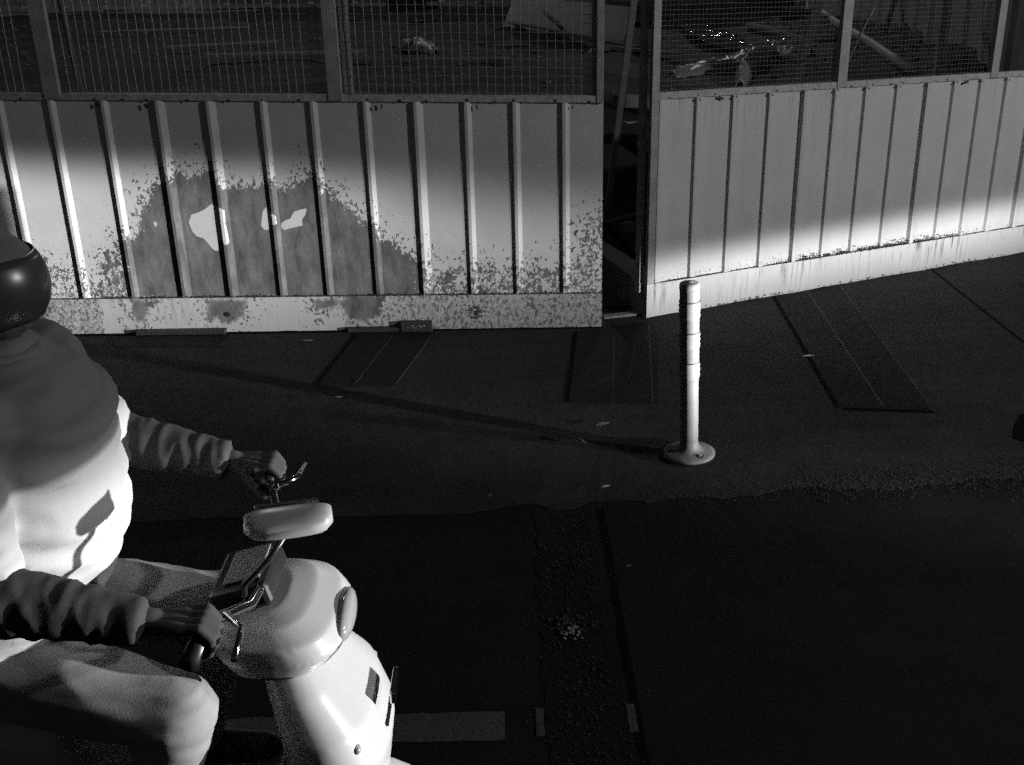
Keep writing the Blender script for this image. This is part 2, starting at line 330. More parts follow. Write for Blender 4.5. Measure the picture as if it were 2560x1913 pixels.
# trench scar in the asphalt, drain, road line
r = random.Random(5)
l_ = [(.075+r.uniform(-.012, .012), 1.9+i*.05) for i in range(37)]; rr = [(.31+r.uniform(-.012, .012)-(.02 if i > 20 else 0), 1.9+i*.05) for i in range(37)]
bm = bmesh.new(); slab(bm, l_+rr[::-1], -.01, .0022); tag(link('road', bm, 'trench'), 'rough back-filled trench scar across the asphalt', kind='structure')
bm = bmesh.new(); slab(bm, [(.325+r.uniform(-.006, .006), 1.9+i*.05) for i in range(38)]+[(.35, 3.75), (.35, 1.9)], -.01, .0015); tag(link('road', bm, 'tar'), 'tar seam beside the trench scar', kind='structure')
def markp(x0, x1, y0=2.43, y1=2.55, sd=1, label=''):
    q = random.Random(sd); n = max(4, int((x1-x0)/.03)); bm = bmesh.new()
    t = [(x0+(x1-x0)*i/n, y1+q.uniform(-.003, .003)) for i in range(n+1)]; b = [(x0+(x1-x0)*i/n, y0+q.uniform(-.003, .003)-.0*i) for i in range(n+1)]
    slab(bm, b+t[::-1], .001, .0040); tag(link('road_marking', bm, 'line'), label, kind='structure')
markp(-3.0, -.045, sd=1, label='faded white road line'); markp(.045, .068, 2.44, 2.56, 2, 'scrap of worn road line left of the trench scar'); markp(.31, .335, 2.45, 2.57, 3, 'scrap of worn road line right of the trench scar')
# crushed stone along the edge of the apron and loose grit
bm = Grit(); q = random.Random(11)
def pebble(bm, x, y, z, s):
    bm.add((x, y, z), s, s, s*.6, q)
for i in range(4200):
    x = q.uniform(.5, 5.2); yc = 3.80+.075*(x-.9)+(0 if x < 1.5 else .03*(x-1.5)); y = q.gauss(yc+.06, .055+.012*x)
    if x < 1.2 and q.random() < .6: continue
    pebble(bm, x, y, .004, q.uniform(.002, .0048))
for i in range(800): pebble(bm, q.gauss(.19, .07), q.uniform(2.0, 3.8), .005, q.uniform(.002, .005))
for i in range(900): pebble(bm, q.uniform(-1.2, 4.5), q.uniform(2.2, 5.8), .006, q.uniform(.0012, .003))
for i in range(60): pebble(bm, q.gauss(.17, .03), q.gauss(2.98, .03), .006, q.uniform(.004, .008))
tag(bm.link('gravel', 'stone'), 'loose crushed stone along the edge of the apron and in the trench', 'gravel', kind='stuff')
bm = Grit()
for i in range(26): pebble(bm, q.gauss(.175, .018), q.gauss(2.92, .018), .008, q.uniform(.003, .007))
tag(bm.link('rubble', 'concrete'), 'small pale heap of crushed mortar in the trench scar', 'rubble', kind='stuff')
bm = bmesh.new(); slab(bm, [(2.20, 4.28), (2.26, 4.40), (2.34, 4.52), (2.75, 4.50), (2.75, 4.12), (2.24, 4.22)], -.01, .006)
tag(link('drain_cover', bm, 'tar'), 'dark metal drain cover at the right edge of the apron', 'drain cover')

# ------------------------------------------------------------ hoardings
class Face:
    def __init__(s, P, d): s.P = Vector((*P, 0)); s.d = Vector((*d, 0)).normalized(); s.n = Vector((s.d.y, -s.d.x, 0))   # n points to the street
    def at(s, u, z, off=0): return s.P+s.d*u+s.n*off+Vector((0, 0, z))
FL = Face((.525, 5.884), (.99945, -.0331)); FR = Face((.79, 6.02), (.91957, .39291))
def panel(name, F, us, prof, zlo, zhi, m, wear=None, keep=None, parent=None, dz=.0125, du=.016, hbase=None):
    """sheet with its profile: us = break points along the wall, prof(u) = how far it stands out"""
    cols = []
    for a, b in zip(us, us[1:]):
        k = max(1, int(math.ceil((b-a)/du))); cols += [a+(b-a)*i/k for i in range(k)]
    cols.append(us[-1]); cols = np.array(cols); nz = int(math.ceil((zhi(0)-zlo(0))/dz))
    pr = np.array([prof(u) for u in cols]); T = np.linspace(0, 1, nz+1)
    U, TT = np.meshgrid(cols, T); ZL = np.vectorize(zlo)(U); ZH = np.vectorize(zhi)(U); Z = ZL+(ZH-ZL)*TT
    O = np.tile(pr, (nz+1, 1))
    co = np.empty(U.shape+(3,)); 
    for i in range(2): co[..., i] = F.P[i]+F.d[i]*U+F.n[i]*O
    co[..., 2] = Z; co = co.reshape(-1, 3); W = len(cols); nv = len(co)
    faces = [(r_*W+c, r_*W+c+1, (r_+1)*W+c+1, (r_+1)*W+c) for r_ in range(nz) for c in range(W-1)]
    # thin back skin so that the sheet has a thickness at its edges
    back = co-np.array(F.n)*.004; co = np.vstack((co, back))
    faces += [(a+nv, d_+nv, c+nv, b+nv) for a, b, c, d_ in faces]
    rim = [i for i in range(W)]+[r_*W+W-1 for r_ in range(1, nz+1)]+[nz*W+i for i in range(W-2, -1, -1)]+[r_*W for r_ in range(nz-1, 0, -1)]
    faces += [(rim[i], rim[i]+nv, rim[(i+1) % len(rim)]+nv, rim[(i+1) % len(rim)]) for i in range(len(rim))]
    me = bpy.data.meshes.new(name); me.from_pydata(co.tolist(), [], faces); me.validate(); me.update()
    uu, zz = U.ravel(), Z.ravel()
    for an, val in (('wear', wear(uu, zz) if wear else np.full(uu.shape, -1.)), ('keep', keep(uu, zz) if keep else np.full(uu.shape, -1.)), ('height', zz-(ZL.ravel() if hbase is None else hbase))):
        at = me.attributes.new(an, 'FLOAT', 'POINT'); at.data.foreach_set('value', np.concatenate((val, val)).astype(np.float32))
    o = bpy.data.objects.new(name, me); COL.objects.link(o); me.materials.append(MAT[m]); o.parent = parent
    return o
def mottle(f):                                                  # thin, broken flaking at both ends of the big patch
    def g(u, z):
        x = xu(u); v = f(u, z); cap = np.interp(x, [-4, -2.2, -1.95, -.85, -.5, .6], [-.008, .004, .2, .2, -.002, -.004]); return np.minimum(v, cap)
    return g
def interp_prof(pts):
    xs = [p[0] for p in pts]; ys = [p[1] for p in pts]
    return lambda u: float(np.interp(u, xs, ys))
# left hoarding -------------------------------------------------
ribx = [.300, .035, -.224, -.495, -.765, -1.050, -1.320, -1.610, -1.885, -2.180, -2.466, -2.75, -3.03, -3.31, -3.6, -3.88]
topL = lambda x: 1.264-.0248*(x-.525); basL = lambda x: .205+.004*(.525-x)
ux = lambda x: (x-.525)/.99945; xu = lambda u: .525+u*.99945
pts = []
for x in sorted(ribx):
    k = 1.25 if round(x, 3) in (-.495, -1.885, -1.61) else 1
    pts += [(ux(x)-.002, 0), (ux(x)+.006, .016*k), (ux(x)+.022, .016*k), (ux(x)+.044*k, .0)]
pts = [(ux(-4.05), 0)]+pts+[(0, 0)]
FOOT = [(-4.1, .15), (-4.1, .40), (-2.6, .44), (-2.42, .40), (-2.36, .33), (-2.36, .15)]
PEELF = lambda u, z: np.maximum(sdf(xu(u), z, PEEL), np.minimum(sdf(xu(u), z, FOOT), .035)-.045)
KEEPF = lambda u, z: np.maximum.reduce([sdf(xu(u), z, w_) for w_ in (W1, W2, W3, W4)])
fl = empty('corrugated_fence', (-1.6, 5.95, 0)); tag(fl, 'left corrugated sheet hoarding with a large dark flaked patch and wire mesh above', 'fence')
pp = interp_prof(pts)
under(fl, tag(panel('corrugated_panel', FL, [p[0] for p in pts], pp, lambda u: basL(xu(u))+.002, lambda u: topL(xu(u)), 'panel_left', mottle(PEELF), KEEPF), 'pale ribbed sheeting with flaked dark patch'))
PEEL0 = PEELF
def base_wear(u, z):
    x = xu(u); d = np.maximum.reduce([sdf(x, z, w_) for w_ in (D1, D2, D3)])
    right = np.where(x > -.95, np.minimum(.0+.0*x, (x+.95)*.3)-.005, -1.)          # mottled stretch
    left = np.where(x < -2.36, .01, -1.)
    return np.maximum.reduce([d-.002, np.minimum(right, .0), left-.012])
o = panel('concrete_base', FL, [ux(-4.05), ux(-3), ux(-2.37), ux(-1), 0], lambda u: .022, lambda u: .003+.003*math.sin(xu(u)*9)+.004*math.sin(xu(u)*23), lambda u: basL(xu(u)), 'base_left', base_wear, du=.02)
bm = bmesh.new(); bm.from_mesh(o.data)
bm2 = bmesh.new()
for a, b in ((ux(-4.05), ux(-2)), (ux(-2), 0)):                  # body of the concrete behind the painted face
    za, zb = basL(xu(a))-.0015, basL(xu(b))-.0015
    c8 = [FL.at(a, 0, .0175), FL.at(b, 0, .0175), FL.at(b, 0, -.16), FL.at(a, 0, -.16), FL.at(a, za, .0175), FL.at(b, zb, .0175), FL.at(b, zb, -.16), FL.at(a, za, -.16)]
    v = [bm2.verts.new(c) for c in c8]
    for f in ((0, 1, 5, 4), (1, 2, 6, 5), (2, 3, 7, 6), (3, 0, 4, 7), (4, 5, 6, 7), (3, 2, 1, 0)): bm2.faces.new([v[i] for i in f])
bm.free(); core = link('concrete_core', bm2, 'concrete'); under(fl, o, core)
bm = bmesh.new(); tube(bm, [FL.at(ux(-1.633), .118, .0), FL.at(ux(-1.633), .112, .0265)], .016, 16); h1 = link('drain_hole', bm, 'hole'); under(fl, h1)
bm = bmesh.new()
for k in range(14):
    a = k/14*2*math.pi; box(bm, FL.at(ux(-.2)+.034*math.cos(a)*random.uniform(.85, 1.1), .101+.034*math.sin(a)*random.uniform(.85, 1.1), .0225), (.016, .004, .006), Matrix.Rotation(-a, 3, 'Y'))
box(bm, FL.at(ux(-.195), .10, .0225), (.02, .004, .026)); under(fl, link('drain_ring', bm, 'stone'))
def rail(F, u0, u1, top, m='rail', off=.013, h=.035, th=.03, n=18, seed=1):
    bm = bmesh.new(); q = random.Random(seed)
    for i in range(n):
        a = u0+(u1-u0)*i/n; b = u0+(u1-u0)*(i+1)/n; j = .0
        c8 = []
        for z_ in (0, h):
            for (u, o_) in ((a, off), (b, off), (b, off-th), (a, off-th)): c8.append(bm.verts.new(F.at(u, top(u)+z_, o_)))
        for f in ((0, 1, 5, 4), (2, 3, 7, 6), (4, 5, 6, 7), (3, 2, 1, 0)) + (((3, 0, 4, 7),) if i == 0 else ()) + (((1, 2, 6, 5),) if i == n-1 else ()): bm.faces.new([c8[k] for k in f])
    bmesh.ops.remove_doubles(bm, verts=bm.verts, dist=1e-5)
    return link('bottom_rail', bm, m)
under(fl, rail(FL, ux(-4.05), 0-.038, lambda u: topL(xu(u))+.001))
def chips(F, spots, parent):                                     # broken rivets and torn corners along the rail: dark tabs
    for (u, z, w_, h_) in spots:
        bm = bmesh.new(); box(bm, F.at(u, z, .0155), (w_, .003, h_), Matrix.Rotation(math.atan2(F.d.y, F.d.x), 3, 'Z') @ Matrix.Rotation(random.uniform(-.4, .4), 3, 'Y'))
        under(parent, link('rivet', bm, 'dark'))
random.seed(3)
sp_ = []
for x in [.45, .27, .05, -.05, -.2, -.42, -.56, -.73, -1.1, -1.3, -1.48, -1.7, -1.92, -2.05, -2.2, -2.39, -2.6, -2.9]:
    sp_.append((ux(x), topL(x)+random.choice((.006, .004, .012)), random.uniform(.006, .016), random.uniform(.006, .014)))
for x in (-2.19, -1.93, -.66, -.69, -.15, .36): sp_.append((ux(x), topL(x)-random.uniform(.015, .03), random.uniform(.006, .014), random.uniform(.012, .028)))
chips(FL, sp_, fl)
HT = 2.3
def post(F, u0, u1, z0, z1, off=.016, th=.035, m='frame', name='post'):
    bm = bmesh.new(); c = F.at((u0+u1)/2, (z0+z1)/2, off-th/2)
    box(bm, c, (u1-u0, th, z1-z0), Matrix.Rotation(math.atan2(F.d.y, F.d.x), 3, 'Z')); return link(name, bm, m, bev=.002)
under(fl, post(FL, ux(-2.472), ux(-2.387), topL(-2.43)+.004, HT, .019), post(FL, ux(-.942), ux(-.868), topL(-.9)+.004, HT, .019), post(FL, -.0375, -.001, topL(.5)+.0, HT, .017),
      post(FL, -.062, -.0385, topL(.5)+.037, HT, -.01, .03), post(FL, ux(-3.99), ux(-3.91), topL(-3.95)+.004, HT, .019))
under(fl, post(FL, ux(-.862), ux(-.815), .21, HT, -.03, .05, 'wood', 'timber_post'), post(FL, -.05, -.006, .206, topL(.5), -.006, .04, 'frame', 'end_post'))
bm = bmesh.new(); bar(bm, FL.at(ux(-4.05), HT+.02, .0), FL.at(0, HT+.02, .0), .04, .04); under(fl, link('top_rail', bm, 'frame'))
def mesh_screen(F, u0, u1, zb, z1, su, sz, r_=.0014, seed=1, off=-.022, parent=None):
    bm = bmesh.new(); q = random.Random(seed)
    nu = int((u1-u0)/su); nz = int((z1-zb(u0))/sz)
    for i in range(1, nu+1):
        u = u0+i*su; w1, w2 = q.uniform(-.002, .002), q.uniform(-.002, .002)
        P_ = [F.at(u+(w1 if k % 2 else w2)+.0015*math.sin(k*1.3+i), zb(u)+(z1-zb(u))*k/8, off) for k in range(9)]; tube(bm, P_, r_, 4, False)
    for j in range(nz+1):
        P_ = [F.at(u0+(u1-u0)*k/14, zb(u0+(u1-u0)*k/14)+.006+j*sz+.002*math.sin(k*.9+j*1.7), off+.002+.001*math.sin(k+j)) for k in range(15)]
        tube(bm, P_, r_, 4, False)
    o = link('mesh_screen', bm, 'wire'); under(parent, o)
zL = lambda u: topL(xu(u))+.036
mesh_screen(FL, ux(-2.387), ux(-.942), zL, HT, .0455, .0445, .0015, 1, parent=fl)
mesh_screen(FL, ux(-.866), -.04, zL, HT, .0455, .0445, .0015, 2, parent=fl)
mesh_screen(FL, ux(-3.91), ux(-2.472), zL, HT, .0455, .0445, .0015, 3, parent=fl)
# right hoarding ------------------------------------------------
ribs = [.051, .288, .53, .776, 1.015, 1.242, 1.470, 1.708, 1.938, 2.160, 2.379, 2.597, 2.83, 3.06]
topR = lambda u: 1.252-.0225*u; basR = lambda u: .207-.005*u
fr = empty('corrugated_fence', (2.2, 6.62, 0)); tag(fr, 'right corrugated sheet hoarding with clean pale panels, running away beyond the white bollard', 'fence')
pts = [(0, 0)]
for u in ribs:
    k = 1.5 if u in (1.015, 1.938, 2.83) else 1
    pts += [(u-.006, 0), (u+.003, .017*k), (u+.014*k, .018*k), (u+.075, .003), (u+.10, 0)]
pts.append((3.2, 0))
o = panel('corrugated_panel', FR, [p[0] for p in pts], interp_prof(pts), lambda u: basR(u)+.002, lambda u: topR(u), 'panel_right'); under(fr, o)
o = panel('concrete_base', FR, [0, 1, 2, 3.2], lambda u: .022+.004*math.sin(u*7), lambda u: .004+.003*math.sin(u*11), lambda u: basR(u), 'base_right'); under(fr, o)
bm = bmesh.new()
c8 = [FR.at(0, 0, .014), FR.at(3.2, 0, .014), FR.at(3.2, 0, -.16), FR.at(0, 0, -.16), FR.at(0, .2055, .014), FR.at(3.2, .189, .014), FR.at(3.2, .189, -.16), FR.at(0, .2055, -.16)]
v = [bm.verts.new(c) for c in c8]
for f in ((0, 1, 5, 4), (1, 2, 6, 5), (2, 3, 7, 6), (3, 0, 4, 7), (4, 5, 6, 7), (3, 2, 1, 0)): bm.faces.new([v[i] for i in f])
under(fr, link('concrete_core', bm, 'concrete')); 
under(fr, rail(FR, 0.004, 3.2, lambda u: topR(u)+.001, n=14))
random.seed(9)
sp_ = [(u, topR(u)+random.uniform(.004, .012), random.uniform(.005, .012), random.uniform(.005, .01)) for u in (.12, .3, .41, .62, .83, 1.1, 1.36, 1.52, 1.66, 1.75, 1.9, 2.1, 2.3, 2.5, 2.7)]
sp_ += [(u+.01, topR(u)-.012, .035, .012) for u in ribs[1:]]+[(.45, topR(.45)-.012, .04, .012), (2.25, topR(2.25)-.014, .045, .014)]
chips(FR, sp_, fr)
under(fr, post(FR, -.002, .044, .208, HT-.02, .026, .03), post(FR, -.03, -.004, .15, HT-.02, -.02, .05), post(FR, 1.255, 1.322, topR(1.29)+.003, HT, .019), post(FR, 2.452, 2.512, topR(2.48)+.003, HT, .019))
bm = bmesh.new(); bar(bm, FR.at(0, HT+.02, .0), FR.at(3.2, HT+.02, .0), .04, .04); under(fr, link('top_rail', bm, 'frame'))
zR = lambda u: topR(u)+.036
mesh_screen(FR, .044, 1.255, zR, HT, .0262, .0262, .0009, 5, parent=fr); mesh_screen(FR, 1.322, 2.452, zR, HT, .0262, .0262, .0007, 6, parent=fr)
# clumps of dirt and moss on the ledge of the right base
bm = Grit(); q = random.Random(21)
def clump(bm, F, u, z, s):
    bm.add(F.at(u, z, .02), s*1.3, s*.6, s*.75, q)
for i in range(700):
    u = q.triangular(.75, 2.5, 1.7); clump(bm, FR, u, basR(u)+abs(q.gauss(0, .010))*(1 if q.random() < .8 else 2), q.uniform(.002, .006))
for i in range(90): clump(bm, FR, q.uniform(.15, .45), basR(.3)+abs(q.gauss(0, .003)), q.uniform(.002, .004))
under(fr, tag(bm.link('moss_line', 'stone'), kind='stuff'))
bm = Grit()
for i in range(300):
    u = q.choice((q.gauss(1.0, .10), q.gauss(2.0, .12), q.uniform(.3, 2.9))); clump(bm, FR, u, q.uniform(.0, .02), q.uniform(.004, .011))
under(fr, tag(bm.link('mortar_crumbs', 'concrete'), kind='stuff'))
bm = Grit()
for i in range(420):
    x = q.uniform(-2.3, .5); clump(bm, FL, ux(x), basL(x)+abs(q.gauss(0, .005)), q.uniform(.002, .005))
under(fl, tag(bm.link('dirt_line', 'stone'), kind='stuff'))
# dark timber offcuts at the foot of the left hoarding
def thing_box(name, c, s, rz, m, label, cat, group=None, bev=.003, rx=0):
    bm = bmesh.new(); box(bm, (0, 0, s[2]/2), s); 
    for v_ in bm.verts: v_.co += Vector((random.uniform(-1, 1)*s[0]*.01, random.uniform(-1, 1)*s[1]*.03, random.uniform(-1, 1)*s[2]*.03))
    o = link(name, bm, m, bev=bev); o.location = c; o.rotation_euler = (rx, 0, rz); return tag(o, label, cat, group)
b_ = thing_box('rubber_block', (-.54, 5.875, .006), (.18, .05, .056), -.03, 'dark', 'small dark block with pale scratches at the foot of the left hoarding', 'block')
bm = bmesh.new(); q = random.Random(4)
for i in range(9):
    x = -.05+i*.012; bar(bm, (x, -.0262, .03+q.uniform(-.008, .01)), (x+q.uniform(.004, .016), -.0262, .03+q.uniform(-.012, .014)), .003, .002)
k = link('scratch', bm, 'paper', b_)
thing_box('plank', (-.79, 5.885, .006), (.30, .04, .022), -.03, 'dark', 'thin dark plank lying left of the scratched block', 'plank')
thing_box('plank', (-1.91, 5.925, .006), (.52, .05, .026), -.035, 'dark', 'longer dark plank lying below the flaked patch', 'plank')
thing_box('dark_slab', (-1.93, 5.80, .006), (.62, .16, .004), -.05, 'patch', 'flat darker area of the ground in front of the longer plank', 'plate')  # thin slab standing for a darker area of the ground

# ------------------------------------------------------------ gap
bm = bmesh.new(); a, b = Vector((.785, 6.03)), Vector((.50, 7.0)); d_ = (b-a).normalized(); nn = Vector((-d_.y, d_.x))
slab(bm, [tuple(a), tuple(b), tuple(b-nn*.14), tuple(a-nn*.14+Vector((.02, 0)))], .0, .20)
tag(link('low_wall', bm, 'concrete', bev=.006), 'low dirty concrete wall running back inside the gap', 'wall')
bm = bmesh.new(); bar(bm, (.545, 6.02, .01), (.775, 6.20-.12, .01), .05, .012); 
tag(link('curb_strip', bm, 'concrete'), 'thin pale sill strip across the floor of the gap', 'sill')
# ------------------------------------------------------------ building site behind
from mathutils import noise as mn
def gz(x, y):
    t = min(1, max(0, (y-6.95)/2.1)); z = .9*t*t*(3-2*t)
    z += (.10*mn.noise(Vector((x*.7, y*.5, 0)))+.05*mn.noise(Vector((x*2.3, y*2.0, 3)))+.02*mn.noise(Vector((x*7, y*7, 5))))*t
    def hump(cx, cy, rx, ry, h): return h*math.exp(-((x-cx)/rx)**2-((y-cy)/ry)**2)
    z += hump(-1.8, 14.6, .7, .9, .16)+hump(-.5, 14.2, .8, .8, .13)+hump(3.9, 9.3, .35, 1.0, .28)+hump(4.35, 12.2, .4, 2.4, .22)+hump(-5, 17, 2.5, 1.2, .16)+hump(-2.6, 11.5, 1.8, .5, .10)
    z -= hump(2.6, 14.2, .9, 2.6, .16)+hump(-3.3, 18, 2.5, 1.4, .1)+hump(.8, 17.3, 2.0, .9, .14)
    return z
def grid(x0, x1, y0, y1, nx, ny, f):
    bm = bmesh.new(); v = [[bm.verts.new((x0+(x1-x0)*i/nx, y0+(y1-y0)*j/ny, 0)) for i in range(nx+1)] for j in range(ny+1)]
    for row in v:
        for q_ in row: q_.co.z = f(q_.co.x, q_.co.y)
    for j in range(ny):
        for i in range(nx): bm.faces.new((v[j][i], v[j][i+1], v[j+1][i+1], v[j+1][i]))
    return bm
bm = grid(-16, 5.6, 6.2, 23, 190, 190, lambda x, y: -.06 if y < 6.02+.427*(x-.79)+.13 and x > .7 else max(gz(x, y), -.05)+.012)
tag(link('ground', bm, 'soil', smooth=True), 'dark churned earth of the building site', kind='structure')
# puddle
m = bpy.data.materials.new('puddle_water'); m.use_nodes = True; q = NT(m); ob = q.n('TexCoord').outputs['Object']
q.p.inputs['Base Color'].default_value = (.008, .008, .008, 1); q.p.inputs['Roughness'].default_value = .06; q.p.inputs['IOR'].default_value = 1.33
b = q.n('Bump'); b.inputs['Distance'].default_value = .05; b.inputs['Strength'].default_value = 1
q.l(q.m('ADD', q.m('MULTIPLY', q.noise(ob, 2.6, 1), 1.9), q.m('MULTIPLY', q.noise(ob, 6, 1), .9)), b.inputs['Height']); q.l(b.outputs[0], q.p.inputs['Normal'])
MAT['water'] = m
def blob(cx, cy, rx, ry, z, seed, n=28):
    r_ = random.Random(seed); return [(cx+rx*math.cos(a)*k, cy+ry*math.sin(a)*k) for a, k in ((2*math.pi*i/n, r_.uniform(.8, 1.15)) for i in range(n))]
for k, (cx, cy, rx, ry, z) in enumerate([(2.68, 14.4, .27, 2.0, .87), (.8, 17.3, 1.7, .7, .86), (-3.3, 18, 2.0, 1.1, .88)]):
    bm = bmesh.new(); slab(bm, blob(cx, cy, rx, ry, z, k), z-.02, z); tag(link('water', bm, 'water'), None, kind='structure')
# hoarding of the right side and of the far side
def site_wall(a, b, z0, z1, pitch, nm, label, mm='oldsheet', rails=()):
    a, b = Vector(a), Vector(b); L_ = (b-a).length; F = Face(a, (b-a)/L_); root = empty(nm, (a.x, a.y, z0)); tag(root, label, 'fence')
    bm = bmesh.new(); u = 0; pr = []
    while u < L_: pr += [(u, 0), (u+pitch*.06, .035), (u+pitch*.20, .035), (u+pitch*.26, 0)]+[(u+pitch*(.34+.11*k), (.0, .008)[k % 2]) for k in range(6)]; u += pitch
    pr = [p for p in pr if p[0] < L_]+[(L_, 0)]
    lo = [bm.verts.new(F.at(u, z0, o_)) for u, o_ in pr]; hi = [bm.verts.new(F.at(u, z1, o_)) for u, o_ in pr]
    for i in range(len(pr)-1): bm.faces.new((lo[i], lo[i+1], hi[i+1], hi[i]))
    o = link('corrugated_panel', bm, mm); so = o.modifiers.new('thick', 'SOLIDIFY'); so.thickness = .003; under(root, o)
    for (z, h, off) in rails:
        bm = bmesh.new(); bar(bm, F.at(0, z, off), F.at(L_, z, off), .05, h, ) ; under(root, link('rail', bm, 'frame'))
    return F, root
F2, r2 = site_wall((5.15, 18.9), (3.64, 7.35), .55, 3.2, .62, 'site_hoarding', 'dull corrugated hoarding along the right side of the building site')
F3, r3 = site_wall((-13.8, 22.3), (5.15, 19.2), .7, 3.2, .8, 'site_hoarding', 'distant corrugated hoarding across the back of the building site', rails=[(1.02, .05, .06), (1.2, .05, .06)])
q = random.Random(8)
for i, u in enumerate((1.5, 4.2, 6.5, 9.3, 11.2, 13.6, 15.8)):
    bm = bmesh.new(); bar(bm, F3.at(u, .9, .10), F3.at(u, 2.6, .10), .05, .05); under(r3, link('post', bm, 'frame'))
def rod(name, a, b, r_, m, label, cat, group=None, seg=8, square=None):
    a, b = Vector(a), Vector(b); bm = bmesh.new()
    if square: bar(bm, a, b, *square)
    else: tube(bm, [a+(b-a)*i/6+Vector((random.uniform(-1, 1), random.uniform(-1, 1), 0))*r_*.25 for i in range(7)], [r_*(1.05-.15*i/6) for i in range(7)], seg)
    return tag(link(name, bm, m, smooth=not square), label, cat, group)
# poles leaning on the side hoarding
rod('leaning_pole', (4.02, 11.91, 1.0), (4.55, 12.6, 2.35), .03, 'wood', 'thin pole leaning on the right side hoarding above the earth bank', 'pole')
rod('leaning_pole', (3.30, 8.5, .7), (3.95, 10.2, 2.6), .03, 'frame', 'pole leaning on the side hoarding nearest the street', 'pole')
rod('leaning_pole', (4.0, 15.6, .9), (4.55, 16.2, 2.4), .035, 'wood', 'farthest pole leaning on the right side hoarding', 'pole')
rod('timber_brace', (2.09, 8.25, .66), (1.93, 6.62, 2.15), 0, 'wood', 'stout timber brace leaning against the right hoarding from inside', 'brace', square=(.055, .045))
rod('thin_brace', (2.10, 7.7, .60), (2.33, 7.15, 1.62), .008, 'wood', 'thin rod rising to the post right of the timber brace', 'rod')
rod('bamboo_pole', (-2.68, 7.25, .2), (-2.40, 6.17, 2.15), .019, 'post', 'pale mottled bamboo pole leaning behind the left mesh', 'pole')
rod('leaning_pole', (.69, 7.62, .08), (.745, 6.22, 2.0), 0, 'frame', 'square bar leaning across the gap between the hoardings', 'pole', square=(.036, .034))
bm = bmesh.new(); bar(bm, (.74, 7.6, 1.03), (1.7, 7.62, .985), .05, .085); o = link('timber_beam', bm, 'wood', bev=.004)
tag(o, 'horizontal timber beam seen through the gap', 'beam')
bm = bmesh.new(); bar(bm, (1.5, 7.66, .15), (1.5, 7.66, .945), .07, .05); under(o, link('leg', bm, 'wood'))
bm = bmesh.new(); slab(bm, [(.795, 7.50), (.935, 7.50), (.90, 7.44), (.83, 7.43)], .90, .906); bar(bm, (.80, 7.57, .90), (.80, 7.57, .985), .004, .004); bar(bm, (.92, 7.57, .90), (.92, 7.57, .985), .004, .004); bar(bm, (.79, 7.5, .903), (.79, 7.58, .903), .01, .004); bar(bm, (.925, 7.5, .903), (.925, 7.58, .903), .01, .004)
tag(link('hanging_scrap', bm, 'paper'), 'pale scrap hanging below the beam in the gap', 'scrap')
rod('stick', (.60, 7.15, .28), (.95, 7.3, .32), .012, 'wood', 'thin stick lying low inside the gap', 'stick')
bm = bmesh.new(); ball(bm, (0, 0, 0), (.09, .07, .05), u=9, v=7)
for v_ in bm.verts: v_.co *= 1+.25*mn.noise(v_.co*14)
o = link('rock', bm, 'concrete'); o.location = (.84, 7.32, .20); tag(o, 'dark lump of rubble inside the gap below the stick', 'rock')
# long pale pipe or timber on the ground at right
def ground_beam(pts, w_, h_, m, name, label, cat, lift=.03):
    bm = bmesh.new()
    P_ = [Vector((x, y, gz(x, y)+h_/2+lift)) for x, y in pts]
    tube(bm, P_, [w_*random.uniform(.85, 1.1) for _ in P_], 9); return tag(link(name, bm, m, smooth=True), label, cat)
rod('pale_pipe', (4.44, 15.9, 1.0), (3.44, 9.35, .97), .05, 'oldsheet', 'long pale muddy pipe lying beside the right side hoarding', 'pipe', seg=12)
ground_beam([(3.75, 12.4), (3.55, 13.2), (3.40, 14.6), (3.35, 15.4)], .05, .06, 'wood', 'log', 'dark log left of the long pale pipe', 'log')
for k, (x, y, a, L_, lab) in enumerate([(-7.3, 21.2, .0, 2.6, 'far plank along the back hoarding at the left'), (-5.0, 20.3, -.08, 1.4, 'short plank right of the far left plank'), (-2.2, 11.3, .03, 1.6, 'plank half buried behind the left mesh'), (-4.6, 15.9, -.12, 2.2, 'long plank on the dark earth behind the left mesh'), (-.4, 10.85, -.02, .9, 'short bright lath near the middle mesh panel'), (.1, 12.95, -.02, .35, 'very short lath beyond the bright lath'), (-3.3, 13.3, .1, 1.3, 'plank lying between two low mounds')]):
    bm = bmesh.new(); box(bm, (0, 0, 0), (L_, .06, .025)); o = link('plank', bm, 'wood', bev=.003); o.location = (x, y, gz(x, y)+.06); o.rotation_euler = (.25, random.uniform(-.02, .02), a); tag(o, lab, 'plank', 'planks on the building site')
bm = bmesh.new(); slab(bm, [(-.95, -.02), (-.9, .0), (.95, 0), (.95, -.02)], 0, .42)
for v_ in bm.verts: v_.co.z += .05*math.sin(v_.co.x*3)
o = link('sheet_board', bm, 'oldsheet'); o.location = (.72, 14.0, gz(.7, 13.9)+.02); o.rotation_euler = (R(-28), R(4), R(-42)); tag(o, 'large pale board leaning on the ground beyond the middle mesh panel', 'board')
bm = bmesh.new(); bar(bm, (-.1, -.04, .03), (.35, -.04, .40), .02, .02); under(o, link('strap', bm, 'dark')); 
bpy.context.view_layer.update()
rod('thin_pipe', (.52, 14.3, 1.2), (.75, 13.9, 1.02), .02, 'post', 'short pale pipe poking over the large board', 'pipe')
for a, b, lab in (((.1, 14.5), (1.5, 12.6), 'long narrow plank running under the large board'), ((1.0, 13.1), (1.75, 11.1), 'narrow plank seen through the gap')):
    rod('plank', (a[0], a[1], gz(*a)+.07), (b[0], b[1], gz(*b)+.07), 0, 'wood', lab, 'plank', 'planks on the building site', square=(.09, .025))
